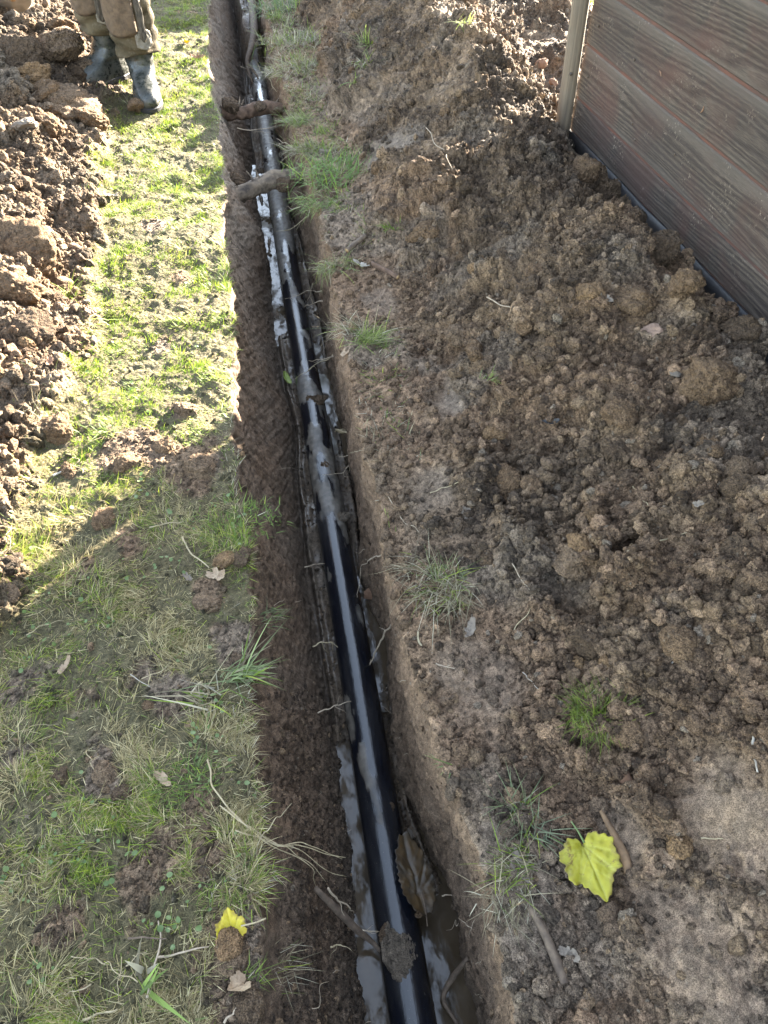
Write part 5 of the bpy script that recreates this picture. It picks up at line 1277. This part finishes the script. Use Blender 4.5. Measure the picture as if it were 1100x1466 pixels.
# body (mostly above the picture): one skinned figure
bmq = bmesh.new(); sk = {}
def J(n_, co, r):
    v = bmq.verts.new(co); sk[n_] = (v, r); return v
H0 = hip-Vector((per.location.x, per.location.y, 0)); zb = 0
js = [('pelvis', (H0.x, H0.y, .93), .12), ('belly', (H0.x, H0.y-.03, 1.08), .12), ('chest', (H0.x, H0.y-.08, 1.28), .145), ('neckb', (H0.x, H0.y-.10, 1.45), .06), ('neck', (H0.x, H0.y-.13, 1.52), .052), ('head', (H0.x, H0.y-.16, 1.62), .085), ('crown', (H0.x, H0.y-.17, 1.70), .075)]
for s, bb_ in ((-1, b1), (1, b2)):
    lb_ = bb_-per.location
    js += [('hip%d' % s, (H0.x+s*.09, H0.y, .88), .085), ('knee%d' % s, ((H0.x+s*.09+lb_.x)/2, (H0.y+lb_.y)/2-.05, .50), .055), ('ank%d' % s, (lb_.x, lb_.y, .12), .04), ('sh%d' % s, (H0.x+s*.17, H0.y-.09, 1.41), .06), 
           ('el%d' % s, (H0.x+s*.25-.03, H0.y-.16, 1.14), .043), ('wr%d' % s, (H0.x+s*.12-.22, H0.y-.28, 1.02 if s > 0 else .86), .03), ('pm%d' % s, (H0.x+s*.12-.27, H0.y-.32, 1.0 if s > 0 else .84), .028)]
for n_, co, r in js: J(n_, co, r)
ed = [('pelvis', 'belly'), ('belly', 'chest'), ('chest', 'neckb'), ('neckb', 'neck'), ('neck', 'head'), ('head', 'crown')]
for s in (-1, 1): ed += [('pelvis', 'hip%d' % s), ('hip%d' % s, 'knee%d' % s), ('knee%d' % s, 'ank%d' % s), ('neckb', 'sh%d' % s), ('sh%d' % s, 'el%d' % s), ('el%d' % s, 'wr%d' % s), ('wr%d' % s, 'pm%d' % s)]
# fingers
fi = []
for s in (-1, 1):
    pm0 = Vector(dict((a, b) for a, b, c in js)['pm%d' % s])
    for f_ in range(4):
        a = bmq.verts.new(pm0+Vector((-.02, -.012, .026-.018*f_))); b = bmq.verts.new(pm0+Vector((-.055, .0, .028-.019*f_))); c = bmq.verts.new(pm0+Vector((-.052, .03, .028-.019*f_)))
        for q, r in ((a, .010), (b, .009), (c, .008)): sk[id(q)] = (q, r)
        bmq.edges.new((sk['pm%d' % s][0], a)); bmq.edges.new((a, b)); bmq.edges.new((b, c))
    a = bmq.verts.new(pm0+Vector((.0, .03, .03))); b = bmq.verts.new(pm0+Vector((-.03, .045, .035))); sk[id(a)] = (a, .011); sk[id(b)] = (b, .009)
    bmq.edges.new((sk['wr%d' % s][0], a)); bmq.edges.new((a, b))
for a, b in ed: bmq.edges.new((sk[a][0], sk[b][0]))
bmq.verts.index_update(); rad_by = {v.index: r for v, r in sk.values()}
me = bpy.data.meshes.new('body'); bmq.to_mesh(me); bmq.free(); body = link('body', me, M_SKIN, per, False)
md = body.modifiers.new('skin', 'SKIN'); md.use_smooth_shade = True
for i, sv in enumerate(me.skin_vertices[0].data): sv.radius = (rad_by[i], rad_by[i]); sv.use_root = (i == 0)
md = body.modifiers.new('sub', 'SUBSURF'); md.levels = 1; md.render_levels = 1
def skinned(name, pts, rr_, edges_, mat):
    me = bpy.data.meshes.new(name); me.from_pydata([tuple(p) for p in pts], edges_, []); o = link(name, me, mat, per, False); m_ = o.modifiers.new('skin', 'SKIN'); m_.use_smooth_shade = True
    for i, sv in enumerate(me.skin_vertices[0].data): sv.radius = (rr_[i], rr_[i]); sv.use_root = (i == 0)
    o.modifiers.new('sub', 'SUBSURF').render_levels = 1; return o
jd = {a: (b, c) for a, b, c in js}
names = ['pelvis', 'belly', 'chest', 'neckb', 'sh-1', 'el-1', 'wr-1', 'sh1', 'el1', 'wr1']
skinned('jacket', [jd[k][0] for k in names], [jd[k][1]+.02 for k in names], [(0, 1), (1, 2), (2, 3), (3, 4), (4, 5), (5, 6), (3, 7), (7, 8), (8, 9)], M_JACKET)
# head details
hc = Vector(jd['head'][0])
def blob(name, c, s, mat):
    bm = bmesh.new(); bmesh.ops.create_uvsphere(bm, u_segments=16, v_segments=10, radius=1); 
    for v in bm.verts: v.co = Vector((v.co.x*s[0], v.co.y*s[1], v.co.z*s[2]))
    me = bpy.data.meshes.new(name); bm.to_mesh(me); bm.free(); o = link(name, me, mat, per); o.location = c; return o
blob('hair', hc+Vector((0, .015, .065)), (.09, .105, .075), M_HAIR)
blob('nose', hc+Vector((0, -.092, .0)), (.014, .02, .025), M_SKIN)
for s in (-1, 1): blob('ear', hc+Vector((s*.086, 0, .0)), (.012, .022, .032), M_SKIN); blob('eye', hc+Vector((s*.03, -.078, .02)), (.012, .01, .008), M_WHITE)
blob('mouth', hc+Vector((0, -.083, -.04)), (.024, .008, .006), M_BRICK)
# shovel: blade in the top left corner, shaft rising to the hands
sp_ = pz(22, 24, .28); sh = empty('shovel', sp_); tag(sh, 'shovel with a pale muddy rounded blade stuck in the heap at the top left corner', 'shovel')
hand = Vector(jd['pm-1'][0])+per.location; tip = Vector(sp_)
ax = (hand-tip).normalized()
V = []; F = []; nu, nv = 14, 18; side_ = Vector((1, .15, 0)).normalized(); side_ = (side_-ax*side_.dot(ax)).normalized(); nrm_ = ax.cross(side_)
for j in range(nv+1):
    t = j/nv; l = .30*t; hw = .105*math.sqrt(max(.001, 1-(1-min(1, t*2.2))**2)) if t < .45 else .105*(1-.08*(t-.45))
    for i in range(nu+1):
        u = i/nu*2-1; q = ax*l+side_*(hw*u)+nrm_*(.022*u*u*(1-.3*t)-.008*math.exp(-(u/.2)**2)); V.append(q)
for j in range(nv):
    for i in range(nu): q = j*(nu+1)+i; F.append((q, q+1, q+nu+2, q+nu+1))
me = bpy.data.meshes.new('blade'); me.from_pydata(V, [], F); me.update(); M_STEEL = simple('muddy_steel', (.34, .31, .27), (.22, .19, .15), 25, .55, .002)
o = link('blade', me, M_STEEL, sh); o.modifiers.new('s', 'SOLIDIFY').thickness = .003
v_, f_ = tube_np([ax*.22, ax*.5, ax*1.15], [.02, .018, .016], 12, 0, 1); link('shaft', mesh_list('shaft', [(v_, f_)]), M_CUT, sh)
v_, f_ = tube_np([ax*1.15-side_*.06, ax*1.15+side_*.06], [.015, .015], 12, 0, 1); link('handle', mesh_list('handle', [(v_, f_)]), M_BLACKPL, sh)
print('faces', sum(len(o.data.polygons) for o in col.objects if o.type == 'MESH'), NROW, NCOL)
